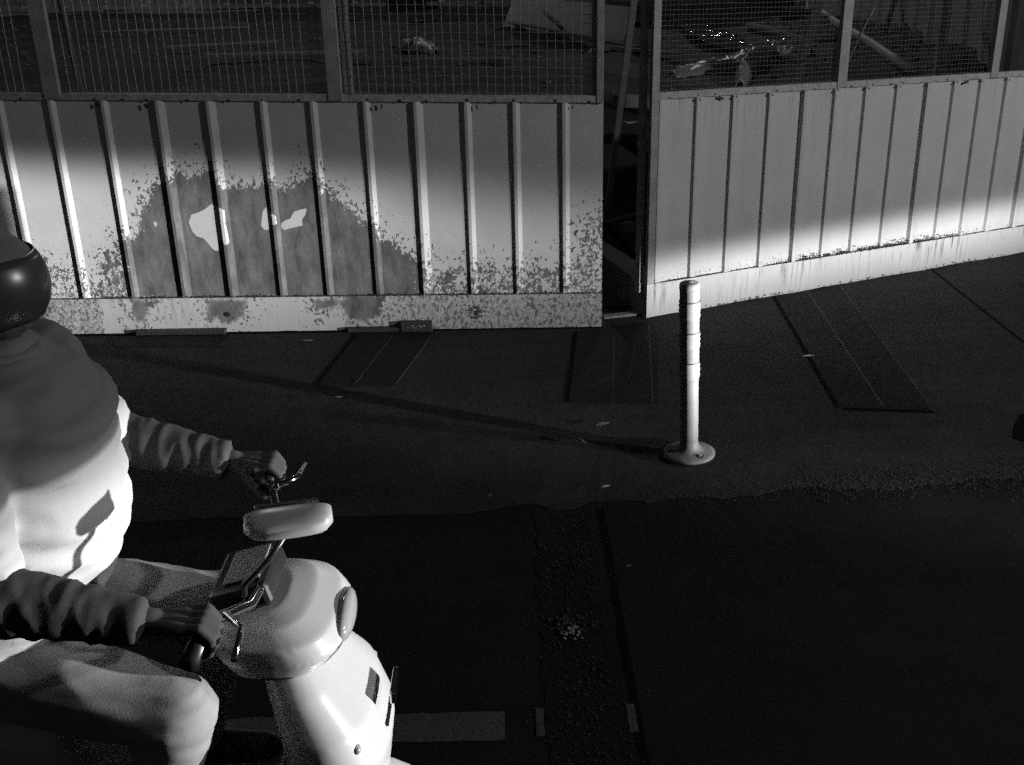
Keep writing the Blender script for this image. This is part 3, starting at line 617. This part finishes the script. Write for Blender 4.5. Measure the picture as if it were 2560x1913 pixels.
def crumple(name, pts, w_, h_, m, label, cat, seed=1, n=40):
    """loose sheet or sack: a folded strip following pts"""
    r_ = random.Random(seed); P_ = [Vector((x, y, gz(x, y))) for x, y in pts]; bm = bmesh.new(); rows = []
    for i in range(n+1):
        t = i/n*(len(P_)-1); k = min(int(t), len(P_)-2); p = P_[k].lerp(P_[k+1], t-k); d = (P_[k+1]-P_[k]).normalized(); s = Vector((-d.y, d.x, 0)).normalized()
        prof = math.sin(math.pi*min(1, max(.08, i/n*.9+.05)))**.5; row = []
        for j in range(13):
            v_ = (j/12-.5)*2; hh = h_*(1-v_*v_)*prof*(1+.5*mn.noise(Vector((i*.35, v_*2, seed))))
            q_ = p+s*v_*w_*prof*(1+.3*mn.noise(Vector((i*.2, 5, seed))))+Vector((0, 0, .03+hh+.03*mn.noise(Vector((i*.8, v_*6, seed*3)))))
            row.append(bm.verts.new(q_))
        rows.append(row)
    for a, b in zip(rows, rows[1:]):
        for j in range(12): bm.faces.new((a[j], a[j+1], b[j+1], b[j]))
    o = link(name, bm, m, smooth=True); so = o.modifiers.new('t', 'SOLIDIFY'); so.thickness = .01; return tag(o, label, cat)
crumple('tarpaulin', [(1.45, 9.75), (1.75, 10.1), (2.05, 10.25), (2.3, 10.75), (2.6, 11.2), (2.85, 11.25)], .16, .10, 'cloth', 'long twisted pale tarpaulin on the ground behind the right mesh', 'tarpaulin', 2)
crumple('tarpaulin', [(1.95, 9.2), (2.05, 9.6), (2.3, 10.3), (2.6, 10.75), (2.8, 10.35)], .09, .16, 'cloth', 'arched fold of pale sheet in front of the long tarpaulin', 'tarpaulin', 3)
m = mat('glossy_plastic_sheet', .35, .15, .3, 8, bump=1.0, bscale=9); MAT['gloss'] = m
crumple('plastic_bag', [(2.65, 11.6), (2.85, 11.55), (3.05, 11.2)], .22, .16, 'gloss', 'shiny crumpled plastic bag beside the timber brace', 'bag', 4, 24)
crumple('rag', [(-1.15, 12.6), (-.95, 12.4), (-.72, 11.9)], .12, .14, 'cloth', 'crumpled pale rag on the mound behind the middle mesh', 'rag', 5, 20)
crumple('rag', [(.95, 12.6), (1.2, 12.4)], .05, .05, 'gloss', 'tiny shiny scrap near the large board', 'scrap', 6, 10)
def bin_(x, y, s, rz, label, lid=.01):
    bm = bmesh.new(); box(bm, (0, 0, s[2]/2), s); o = link('crate', bm, 'dark', bev=.01); o.location = (x, y, gz(x, y)-.02); o.rotation_euler = (0, 0, rz); tag(o, label, 'crate')
    bm = bmesh.new(); box(bm, (0, 0, s[2]+lid), (s[0]*1.03, s[1]*1.04, .018)); k = link('lid', bm, 'chrome', o, bev=.004)
bin_(4.05, 17.6, (.75, .6, .35), .05, 'dark crate with a bright metal rim beyond the puddle'); bin_(-1.6, 20.4, (.95, .5, .30), .1, 'low dark crate at the foot of the back hoarding', .0)
bin_(4.12, 15.7, (.45, .5, .12), -.5, 'low dark crate with a bright rim at the end of the pale pipe')
random.seed(12)
bm = Grit(); q = random.Random(31)
for i in range(3600):
    x, y = q.uniform(-9, 4.4), q.uniform(8.6, 20)
    if q.random() < .35: x, y = q.gauss(4.1-(14-y)*.06, .25), q.uniform(8.8, 16)
    pebble(bm, x, y, gz(x, y)+.02, abs(q.gauss(0, .012))+.005)
tag(bm.link('rubble', 'concrete'), 'scattered stones and rubble over the building site', 'rubble', kind='stuff')

# ------------------------------------------------------------ bollard
bo = empty('bollard', (.757, 4.185, 0)); tag(bo, 'white plastic bollard with reflective bands on a round bolted base', 'bollard')
bo.rotation_euler = (R(-.4), R(-2.0), R(0))
bm = bmesh.new(); lathe(bm, [(.0375, .022), (.0375, .07), (.0385, .10), (.0385, .355), (.0405, .362), (.0405, .755)], seg=48)
link('post', bm, 'post', bo, smooth=False)
bm = bmesh.new(); lathe(bm, [(.0415, .750), (.0425, .762), (.0405, .775), (.033, .781), (.022, .779), (.018, .784), (.008, .787)], seg=48); link('cap', bm, 'band', bo, smooth=True)
for (z0, z1) in ((.628, .700), (.500, .568), (.366, .436)):
    bm = bmesh.new(); lathe(bm, [(.0412, z0), (.0425, z0+.003), (.0425, z1-.003), (.0412, z1)], seg=48); k = link('reflective_band', bm, 'band', bo)
    bm = bmesh.new(); lathe(bm, [(.0428, z1), (.0436, z1+.002), (.0428, z1+.005)], seg=48); link('rim', bm, 'dark', k)
    for a0 in (168, 182, 352, 6):
        for t in range(3):
            bm = bmesh.new(); a = R(a0+8); zc = z0+.014+t*.021
            box(bm, (.0428*math.cos(a), .0428*math.sin(a), zc), (.003, .007, .010), Matrix.Rotation(a, 3, 'Z'))
            link('reflector_stud', bm, 'lens', k)
bm = bmesh.new(); lathe(bm, [(.110, .0), (.1115, .006), (.110, .012), (.096, .017), (.070, .021), (.052, .028), (.043, .042), (.0395, .060), (.0392, .068)], (0, 0, .008), seg=56); bp = link('base_plate', bm, 'post', bo, smooth=True)
for a in (-62, 58, 178):
    bm = bmesh.new(); c = Vector((math.cos(R(a)), math.sin(R(a)), 0))*.076
    lathe(bm, [(.0155, .0), (.0155, .0215), (.013, .0225)], c+Vector((0, 0, .0075)), seg=18); k = link('bolt_hole', bm, 'hole', bp)
    bm = bmesh.new(); lathe(bm, [(.008, .0), (.008, .007)], c+Vector((0, 0, .028)), seg=6); link('bolt', bm, 'frame', k)
bo.location.z = .004
# fallen leaves
for k, (x, y, s, a, lab) in enumerate([(.41, 4.5, .038, .5, 'curled dry leaf on the apron left of the bollard'), (.29, 4.33, .042, -.7, 'dark narrow leaf nearest the bollard on its left'), (1.56, 5.29, .034, .2, 'pale leaf beside the long smooth strip'), (-.86, 4.9, .022, .1, 'small dull leaf far left on the apron'), (.37, 3.9, .02, .4, 'pale scrap at the top of the trench scar'), (-.1, 3.85, .012, .9, 'tiny fleck left of the trench scar'), (.40, 3.3, .012, .3, 'tiny fleck right of the trench scar'), (-1.15, 5.72, .035, .0, 'faint flat spot near the left hoarding')]):
    bm = bmesh.new(); rows = []
    for i in range(9):
        t = i/8; wd = math.sin(math.pi*min(.98, max(.03, t)))*.34*s; row = []
        for j in range(5):
            v_ = (j/4-.5)*2; row.append(bm.verts.new(((t-.5)*2*s, v_*wd, .003+abs(v_)*wd*.5+.25*s*(t-.5)**2+.0008*math.sin(i*2+j))))
        rows.append(row)
    for r0, r1 in zip(rows, rows[1:]):
        for j in range(4): bm.faces.new((r0[j], r0[j+1], r1[j+1], r1[j]))
    o = link('leaf', bm, 'paper' if k in (2, 4) else 'leaf', smooth=True); so = o.modifiers.new('t', 'SOLIDIFY'); so.thickness = .0008
    o.location = (x, y, .012); o.rotation_euler = (0, 0, a); tag(o, lab, 'leaf', 'leaves and scraps fallen on the ground')
# ------------------------------------------------------------ scooter and rider (heading to the right)
CY = 1.85
def loftz(bm, secs, seg=36, e=2.4):                             # secs = (cx, cy, z, rx, ry), superellipse outline, stacked
    rings = []
    for cx, cy, z, rx, ry in secs:
        ring = []
        for k in range(seg):
            a = 2*math.pi*k/seg; c, s = math.cos(a), math.sin(a)
            ring.append(bm.verts.new((cx+rx*math.copysign(abs(c)**(2/e), c), cy+ry*math.copysign(abs(s)**(2/e), s), z)))
        rings.append(ring)
    for a, b in zip(rings, rings[1:]):
        for k in range(seg): bm.faces.new((a[k], a[(k+1) % seg], b[(k+1) % seg], b[k]))
    bm.faces.new(rings[0][::-1]); bm.faces.new(rings[-1])
def loftx(bm, secs, seg=32, e=2.3):                             # secs = (x, cy, cz, ry, rz)
    rings = []
    for x, cy, cz, ry, rz in secs:
        ring = []
        for k in range(seg):
            a = 2*math.pi*k/seg; c, s = math.cos(a), math.sin(a)
            ring.append(bm.verts.new((x, cy+ry*math.copysign(abs(c)**(2/e), c), cz+rz*math.copysign(abs(s)**(2/e), s))))
        rings.append(ring)
    for a, b in zip(rings, rings[1:]):
        for k in range(seg): bm.faces.new((a[k], a[(k+1) % seg], b[(k+1) % seg], b[k]))
    bm.faces.new(rings[0][::-1]); bm.faces.new(rings[-1])
def cone_limb(bm, a, b, ra, rb, seg=18):                        # tapered limb with round ends
    a, b = Vector(a), Vector(b); L_ = (b-a).length; pts = []; rad = []
    for i in range(7):
        t = i/6*math.pi/2; pts.append(a-(b-a).normalized()*ra*math.cos(t)); rad.append(max(ra*math.sin(t), ra*.02))
    for i in range(1, 6): pts.append(a.lerp(b, i/6)); rad.append(ra+(rb-ra)*i/6)
    for i in range(7):
        t = i/6*math.pi/2; pts.append(b+(b-a).normalized()*rb*math.sin(t)); rad.append(max(rb*math.cos(t), rb*.02))
    tube(bm, pts, rad, seg)
def fuse(name, bm, m, vox, smooth_it=6, parent=None, disp=None):  # union of overlapping closed shapes as one continuous skin
    o = link('tmp', bm, m); r_ = o.modifiers.new('r', 'REMESH'); r_.mode = 'VOXEL'; r_.voxel_size = vox; r_.use_smooth_shade = True
    s = o.modifiers.new('s', 'SMOOTH'); s.factor = .5; s.iterations = smooth_it
    dg = bpy.context.evaluated_depsgraph_get(); me = bpy.data.meshes.new_from_object(o.evaluated_get(dg)); me.name = name
    bpy.data.objects.remove(o)
    if disp:
        n_ = len(me.vertices); co = np.empty(n_*3, np.float32); me.vertices.foreach_get('co', co); co = co.reshape(-1, 3)
        no = np.empty(n_*3, np.float32); me.vertices.foreach_get('normal', no); no = no.reshape(-1, 3)
        d = np.array([disp(Vector(c)) for c in co], np.float32); me.vertices.foreach_set('co', (co+no*d[:, None]).ravel()); me.update()
    for p in me.polygons: p.use_smooth = True
    o = bpy.data.objects.new(name, me); COL.objects.link(o)
    if not me.materials: me.materials.append(MAT[m])
    if parent: under(parent, o)
    return o
sc = empty('scooter', (-.85, CY, 0)); tag(sc, 'pale motor scooter ridden to the right in the lower left corner', 'scooter')
# front apron, steering head cover, floor and tail
bm = bmesh.new(); loftz(bm, [(-.43, CY, .27, .05, .12), (-.41, CY, .34, .07, .16), (-.385, CY, .45, .10, .185), (-.38, CY, .56, .11, .20), (-.40, CY, .65, .10, .19), (-.44, CY, .73, .075, .15), (-.475, CY, .80, .055, .09), (-.49, CY, .83, .03, .05)])
under(sc, fuse('front_apron', bm, 'scooter', .008, 4))
bm = bmesh.new(); loftz(bm, [(-.49, CY, .77, .05, .08), (-.475, CY, .79, .105, .15), (-.47, CY, .83, .133, .170), (-.485, CY, .865, .125, .165), (-.50, CY, .89, .09, .13), (-.505, CY, .900, .05, .08)], e=2.9)
cw = fuse('handlebar_cover', bm, 'scooter', .006, 4); under(sc, cw)
bm = bmesh.new(); ball(bm, (-.350, CY, .835), (.022, .085, .034)); hl = link('headlight', bm, 'lens', smooth=True); under(sc, hl)
for s in (-1, 1):
    bm = bmesh.new(); ball(bm, (-.345, CY+s*.125, .62), (.016, .045, .018), Matrix.Rotation(s*-.6, 3, 'Z')); under(sc, link('indicator', bm, 'lens', smooth=True))
bm = bmesh.new(); box(bm, (-.262, CY, .655), (.012, .09, .03)); under(sc, link('badge', bm, 'chrome', bev=.004))
bm = bmesh.new(); loftx(bm, [(-.50, CY, .40, .10, .12), (-.56, CY, .31, .15, .05), (-.72, CY, .30, .17, .045), (-.84, CY, .34, .15, .09), (-.93, CY, .50, .13, .20), (-1.1, CY, .56, .15, .19), (-1.35, CY, .61, .15, .15), (-1.55, CY, .66, .11, .09), (-1.64, CY, .68, .05, .04)])
under(sc, fuse('body_shell', bm, 'scooter', .012, 4))
bm = bmesh.new(); loftx(bm, [(-.90, CY, .70, .08, .03), (-.96, CY, .735, .13, .045), (-1.2, CY, .745, .15, .05), (-1.45, CY, .775, .14, .05), (-1.60, CY, .79, .09, .03)]); under(sc, fuse('seat', bm, 'seat', .01, 3))
def wheel(x, r_, parent):
    root = None; bm = bmesh.new()
    pts = [(x+r_*.86*math.cos(a), CY, r_+r_*.86*math.sin(a)) for a in (2*math.pi*i/40 for i in range(41))]
    seg = 14; rings = []
    for i in range(40):
        a = 2*math.pi*i/40; c = Vector((x+r_*.80*math.cos(a), CY, r_+r_*.80*math.sin(a))); d = Vector((math.cos(a), 0, math.sin(a)))
        rings.append([bm.verts.new(c+d*r_*.20*math.cos(b)+Vector((0, .052*math.sin(b), 0))) for b in (2*math.pi*k/seg for k in range(seg))])
    for i in range(40):
        A, B = rings[i], rings[(i+1) % 40]
        for k in range(seg): bm.faces.new((A[k], A[(k+1) % seg], B[(k+1) % seg], B[k]))
    t = link('wheel', bm, 'tyre', smooth=True); under(parent, t)
    bm = bmesh.new(); rot = Matrix.Rotation(R(90), 3, 'X')
    q_ = bmesh.new(); lathe(q_, [(r_*.62, -.03), (r_*.64, -.02), (r_*.58, -.012), (r_*.58, .012), (r_*.64, .02), (r_*.62, .03)], seg=36, cap=False)
    lathe(q_, [(.03, -.05), (.03, .05)], seg=16)
    for k in range(5): a = 2*math.pi*k/5; bar(q_, (math.cos(a)*.025, math.sin(a)*.025, 0), (math.cos(a)*r_*.6, math.sin(a)*r_*.6, 0), .02, .03)
    bmesh.ops.transform(q_, matrix=Matrix.Translation((x, CY, r_)) @ rot.to_4x4(), verts=q_.verts); bm.free()
    k = link('rim', q_, 'chrome'); k.parent = t
wheel(-.38, .19, sc); wheel(-1.42, .215, sc)
bm = bmesh.new()                                                # fender hugging the front wheel
seg = 12; rings = []
for i in range(17):
    a = R(10+i*9.2); c = Vector((-.38, CY, .19)); d = Vector((math.cos(a), 0, math.sin(a)))
    rings.append([bm.verts.new(c+d*(.212+.03*math.cos(b))+Vector((0, .085*math.sin(b), 0))) for b in (math.pi*(-.5+k/seg) for k in range(seg+1))])
for A, B in zip(rings, rings[1:]):
    for k in range(seg): bm.faces.new((A[k], A[k+1], B[k+1], B[k]))
o = link('front_fender', bm, 'scooter', smooth=True); m_ = o.modifiers.new('t', 'SOLIDIFY'); m_.thickness = .006; under(sc, o)
bm = bmesh.new()
for s in (-1, 1): tube(bm, [(-.40, CY+s*.065, .50), (-.38, CY+s*.075, .19)], .018, 12)
under(sc, link('front_fork', bm, 'black', smooth=True))
gy, gz_, gx = .30, 1.005, -.545
bm = bmesh.new(); tube(bm, [(gx, CY-gy-.07, gz_-.005), (gx+.01, CY-gy+.04, gz_), (-.50, CY-.14, .955), (-.49, CY, .94), (-.50, CY+.14, .955), (gx+.01, CY+gy-.04, gz_), (gx, CY+gy+.07, gz_-.005)], .011, 12); hb = link('handlebar', bm, 'chrome', smooth=True); under(sc, hb)
for s in (-1, 1):
    bm = bmesh.new(); tube(bm, [(gx, CY+s*(gy+.075), gz_-.005), (gx+.005, CY+s*(gy-.05), gz_)], .0165, 14); k = link('grip', bm, 'black', smooth=True); k.parent = hb
    bm = bmesh.new(); tube(bm, [(gx+.03, CY+s*(gy-.06), gz_), (gx+.065, CY+s*(gy-.02), gz_-.002), (gx+.07, CY+s*(gy+.06), gz_-.01)], [.008, .007, .006], 8); k = link('brake_lever', bm, 'chrome', smooth=True); k.parent = hb
# single mirror on the near side
bm = bmesh.new(); tube(bm, [(-.515, CY-.12, .955), (-.505, CY-.14, 1.00), (-.46, CY-.12, 1.04), (-.425, CY-.096, 1.085)], .0065, 10); k = link('mirror_stalk', bm, 'black', smooth=True); mroot = k; under(sc, k)
bm = bmesh.new(); rz = Matrix.Rotation(R(-78), 3, 'Z') @ Matrix.Rotation(R(8), 3, 'Y')
loftx(bm, [(-.036, 0, 0, .074, .017), (-.030, 0, 0, .082, .021), (0, 0, 0, .082, .021), (.020, 0, 0, .070, .017), (.030, 0, .0, .042, .010)], e=3.4)
bmesh.ops.transform(bm, matrix=Matrix.Translation((-.421, CY-.096, 1.10)) @ rz.to_4x4(), verts=bm.verts); k2 = link('mirror', bm, 'scooter', smooth=True); under(sc, k2)
bm = bmesh.new(); box(bm, (-.041, 0, 0), (.004, .12, .044)); bmesh.ops.transform(bm, matrix=Matrix.Translation((-.421, CY-.096, 1.10)) @ rz.to_4x4(), verts=bm.verts); k3 = link('mirror_glass', bm, 'chrome', bev=.002); k3.parent = k2

# instrument cluster, dark seams and grille
bm = bmesh.new(); box(bm, (-.535, CY, .925), (.12, .17, .055), Matrix.Rotation(R(-14), 3, 'Y')); under(sc, link('dashboard', bm, 'black', bev=.012))
bm = bmesh.new(); box(bm, (-.535, CY, .957), (.075, .12, .004), Matrix.Rotation(R(-14), 3, 'Y')); under(sc, link('gauge', bm, 'lens', bev=.001))
bm = bmesh.new()
for k in range(5): box(bm, (-.300+.004*k, CY, .50+.022*k), (.02, .13-.01*k, .008))
under(sc, tag(link('grille', bm, 'black', bev=.002), kind='stuff'))
bm = bmesh.new(); tube(bm, [(-.47+.118*math.cos(a), CY+.152*math.sin(a), .795) for a in (R(-150+i*12.5) for i in range(25))], .004, 6); under(sc, link('seam', bm, 'black'))
for s in (-1, 1):
    if 0: tube(bm, [(-.31, CY+s*.10, .48), (-.285, CY+s*.085, .58), (-.31, CY+s*.08, .67), (-.38, CY+s*.075, .745)], .003, 6)
    if 0: tube(bm, [(-.51, CY+s*.10, .93), (-.46, CY+s*.18, .96), (-.43, CY+s*.20, .92), (-.44, CY+s*.13, .82)], .005, 8)

# rider ---------------------------------------------------------
pr = empty('person', (-1.15, CY, .76)); tag(pr, 'rider in pale vest with dark sleeves and dark helmet, hands on the scooter handlebar', 'person')
J = {}
for s in (-1, 1):
    J[s] = dict(sh=(-.97, CY+s*.185, 1.345), el=(-.90, CY+s*.315, 1.10), wr=(-.625, CY+s*.305, 1.035), hip=(-1.13, CY+s*.10, .84), kn=(-.66, CY+s*.175, .745), an=(-.74, CY+s*.15, .40))
bm = bmesh.new()
loftz(bm, [(-1.14, CY, .76, .12, .16), (-1.13, CY, .86, .12, .16), (-1.08, CY, .98, .11, .14), (-1.03, CY, 1.12, .115, .15), (-1.00, CY, 1.25, .12, .165), (-.985, CY, 1.34, .10, .165), (-.98, CY, 1.40, .06, .09)], e=2.1)
cone_limb(bm, (-.985, CY, 1.36), (-.955, CY, 1.47), .058, .052)
ball(bm, (-.965, CY, 1.535), (.088, .072, .105)); ball(bm, (-.925, CY, 1.485), (.055, .052, .048))       # skull and jaw
tube(bm, [(-.878, CY, 1.545), (-.868, CY, 1.525), (-.858, CY, 1.507), (-.872, CY, 1.50)], [.007, .009, .012, .007], 10)      # nose
for s in (-1, 1):
    ball(bm, (-.965, CY+s*.074, 1.525), (.018, .008, .03), u=10, v=8)                                       # ear
    ball(bm, (-.885, CY+s*.030, 1.556), (.010, .020, .006), u=10, v=8)                                      # brow
ball(bm, (-.874, CY, 1.475), (.010, .022, .005), u=10, v=8); ball(bm, (-.876, CY, 1.466), (.010, .018, .005), u=10, v=8)    # lips
def hand(bm, s):
    w_ = Vector(J[s]['wr']); g = Vector((gx, CY+s*gy, gz_))
    kn = g+Vector((-.002, 0, .030))                              # back of the hand lies over the grip
    for k, dy in enumerate((-.030, -.010, .010, .030)):
        cone_limb(bm, w_+Vector((0, dy*.35, 0)), kn+Vector((-.020, dy, .000)), .017, .0125, 10)
        ln = (.95, 1.05, 1.0, .8)[k if s < 0 else k]
        p1 = kn+Vector((.012, dy*1.05, .002)); p2 = g+Vector((.030*ln, dy*1.08, .010)); p3 = g+Vector((.024*ln, dy*1.08, -.017)); p4 = g+Vector((.004, dy*1.05, -.027*ln))
        for a, b, ra, rb in ((kn+Vector((-.020, dy, 0)), p1, .0105, .0098), (p1, p2, .0098, .009), (p2, p3, .009, .0082), (p3, p4, .0082, .0072)): cone_limb(bm, a, b, ra, rb, 9)
    t0 = w_+Vector((.02, -s*.018, -.008)); t1 = g+Vector((-.026, -s*.046, -.004)); t2 = g+Vector((-.004, -s*.058, -.024)); t3 = g+Vector((.018, -s*.054, -.020))
    for a, b, ra, rb in ((t0, t1, .014, .0115), (t1, t2, .0115, .0098), (t2, t3, .0098, .008)): cone_limb(bm, a, b, ra, rb, 10)
for s in (-1, 1):
    j = J[s]; cone_limb(bm, j['sh'], j['el'], .052, .040); cone_limb(bm, j['el'], j['wr'], .040, .026); hand(bm, s)
    cone_limb(bm, j['hip'], j['kn'], .078, .054); cone_limb(bm, j['kn'], j['an'], .054, .036); cone_limb(bm, (j['an'][0]-.02, j['an'][1], .37), (j['an'][0]+.13, j['an'][1]+s*.01, .36), .034, .026)
body = fuse('body', bm, 'skin', .0042, 3); under(pr, body)
body.data.materials.append(MAT['sleeve'])
for p_ in body.data.polygons:                                   # dark gloves and arm covers
    c_ = p_.center
    if abs(c_.y-CY) > .19 and .9 < c_.z < 1.30 and c_.x > -1.02: p_.material_index = 1
for s in (-1, 1):
    bm = bmesh.new(); ball(bm, (-.888, CY+s*.030, 1.541), (.011, .013, .010), u=14, v=10); under(pr, link('eye', bm, 'lens', smooth=True))
def wr(c): return .010*(1-2*abs(mn.noise(Vector((c.x*3.5, c.y*3, c.z*15+c.x*7)))))+.005*(1-2*abs(mn.noise(Vector((c.x*7+c.z*5, c.y*6+4, c.z*34)))))-.006
bm = bmesh.new()                                                # loose jacket blown out by the wind
loftz(bm, [(-1.13, CY, .735, .13, .17), (-1.10, CY, .77, .155, .19), (-1.05, CY, .84, .18, .20), (-1.015, CY, .93, .195, .20), (-.975, CY, 1.03, .20, .20), (-.95, CY, 1.12, .195, .205), (-.94, CY, 1.22, .18, .21), (-.925, CY, 1.31, .165, .21), (-.94, CY, 1.37, .135, .18), (-.955, CY, 1.42, .085, .10), (-.96, CY, 1.445, .075, .08)], e=2.15)
for s in (-1, 1):
    j = J[s]; sh = Vector(j['sh']); el = Vector(j['el']); ball(bm, sh+Vector((.02, -s*.02, -.01)), (.10, .085, .085)); tube(bm, [sh, sh.lerp(el, .4), sh.lerp(el, .8), sh.lerp(el, .93)], [.082, .078, .076, .078], 20)
for s in (-1, 1):
    b2 = bmesh.new(); j = J[s]; sh, el, wr_ = Vector(j['sh']), Vector(j['el']), Vector(j['wr'])
    cone_limb(b2, sh.lerp(el, .55), el, .064, .060); cone_limb(b2, el, el.lerp(wr_, .86), .060, .040); tube(b2, [el.lerp(wr_, .86), el.lerp(wr_, .95)], [.042, .041], 16)
    fuse('sleeve', b2, 'sleeve', .006, 4, pr, lambda c: .006*(1-2*abs(mn.noise(Vector((c.x*26, c.y*8, c.z*10)))))+.003*mn.noise(Vector((c.x*50, c.y*20, c.z*30))))
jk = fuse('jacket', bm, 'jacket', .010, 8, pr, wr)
bm = bmesh.new(); loftz(bm, [(-1.16, CY, .745, .14, .165), (-1.13, CY, .80, .15, .18), (-1.09, CY, .90, .13, .165)], e=2.2)
for s in (-1, 1):
    j = J[s]; cone_limb(bm, j['hip'], j['kn'], .098, .078); an = Vector(j['an']); cone_limb(bm, j['kn'], an+Vector((0, 0, .03)), .077, .055)
fuse('trousers', bm, 'trousers', .010, 6, pr, lambda c: .8*wr(c))
for s in (-1, 1):
    x, y = J[s]['an'][0], J[s]['an'][1]; bm = bmesh.new(); cone_limb(bm, (x-.04, y, .375), (x+.05, y+s*.006, .372), .044, .043); cone_limb(bm, (x+.05, y+s*.006, .372), (x+.15, y+s*.012, .365), .043, .034); cone_limb(bm, (x-.01, y, .38), (x-.008, y, .44), .045, .047)
    o = fuse('shoe', bm, 'black', .007, 4, pr)
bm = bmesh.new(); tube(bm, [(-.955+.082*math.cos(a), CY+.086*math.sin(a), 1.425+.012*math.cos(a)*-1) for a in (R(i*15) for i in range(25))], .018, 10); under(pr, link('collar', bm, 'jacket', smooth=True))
if 0: tube(bm, [(-.868, CY+.004, 1.41), (-.80, CY, 1.36), (-.763, CY, 1.30), (-.754, CY, 1.2), (-.752, CY, 1.12), (-.77, CY, 1.03), (-.815, CY, .93), (-.86, CY, .84)], .006, 6)
# open-face helmet with a smoked visor
hc = Vector((-.968, CY, 1.545))
bm = bmesh.new(); rings = []; seg = 48
for i in range(23):
    ph = R(2+i*5.2); ring = []
    for k in range(seg):
        a = 2*math.pi*k/seg; f = math.cos(a)
        ring.append(bm.verts.new(hc+Vector((.138*math.sin(ph)*math.cos(a), .120*math.sin(ph)*math.sin(a), .112*math.cos(ph)))))
    rings.append(ring)
for i, (A, B) in enumerate(zip(rings, rings[1:])):
    for k in range(seg):
        a = (k+.5)/seg*360; front = a < 62 or a > 298
        if front and i > 12: continue
        bm.faces.new((A[k], A[(k+1) % seg], B[(k+1) % seg], B[k]))
bm.faces.new(rings[0][::-1]); bmesh.ops.delete(bm, geom=[v for v in bm.verts if not v.link_faces], context='VERTS')
he = link('helmet', bm, 'helmet', smooth=True); so = he.modifiers.new('t', 'SOLIDIFY'); so.thickness = .014; so.offset = -1; under(pr, he)
bm = bmesh.new(); rings = []
for i in range(9):
    ph = R(60+i*7.5); rings.append([bm.verts.new(hc+Vector((.1445*math.sin(ph)*math.cos(a), .1265*math.sin(ph)*math.sin(a), .118*math.cos(ph)))) for a in (R(-76+k*152/24) for k in range(25))])
for A, B in zip(rings, rings[1:]):
    for k in range(24): bm.faces.new((A[k], A[k+1], B[k+1], B[k]))
vi = link('visor', bm, 'visor', smooth=True); so = vi.modifiers.new('t', 'SOLIDIFY'); so.thickness = .003; vi.parent = he
bm = bmesh.new()
for s in (-1, 1): tube(bm, [hc+Vector((-.01, s*.108, -.06)), (-.95, CY+s*.07, 1.45), (-.93, CY, 1.428)], .006, 8)
stp = link('chin_strap', bm, 'black', smooth=True); stp.parent = he

# ------------------------------------------------------------ render settings
S.cycles.use_denoising = False
S.cycles.use_light_tree = False
S.cycles.max_bounces = 5; S.cycles.diffuse_bounces = 3; S.cycles.glossy_bounces = 3
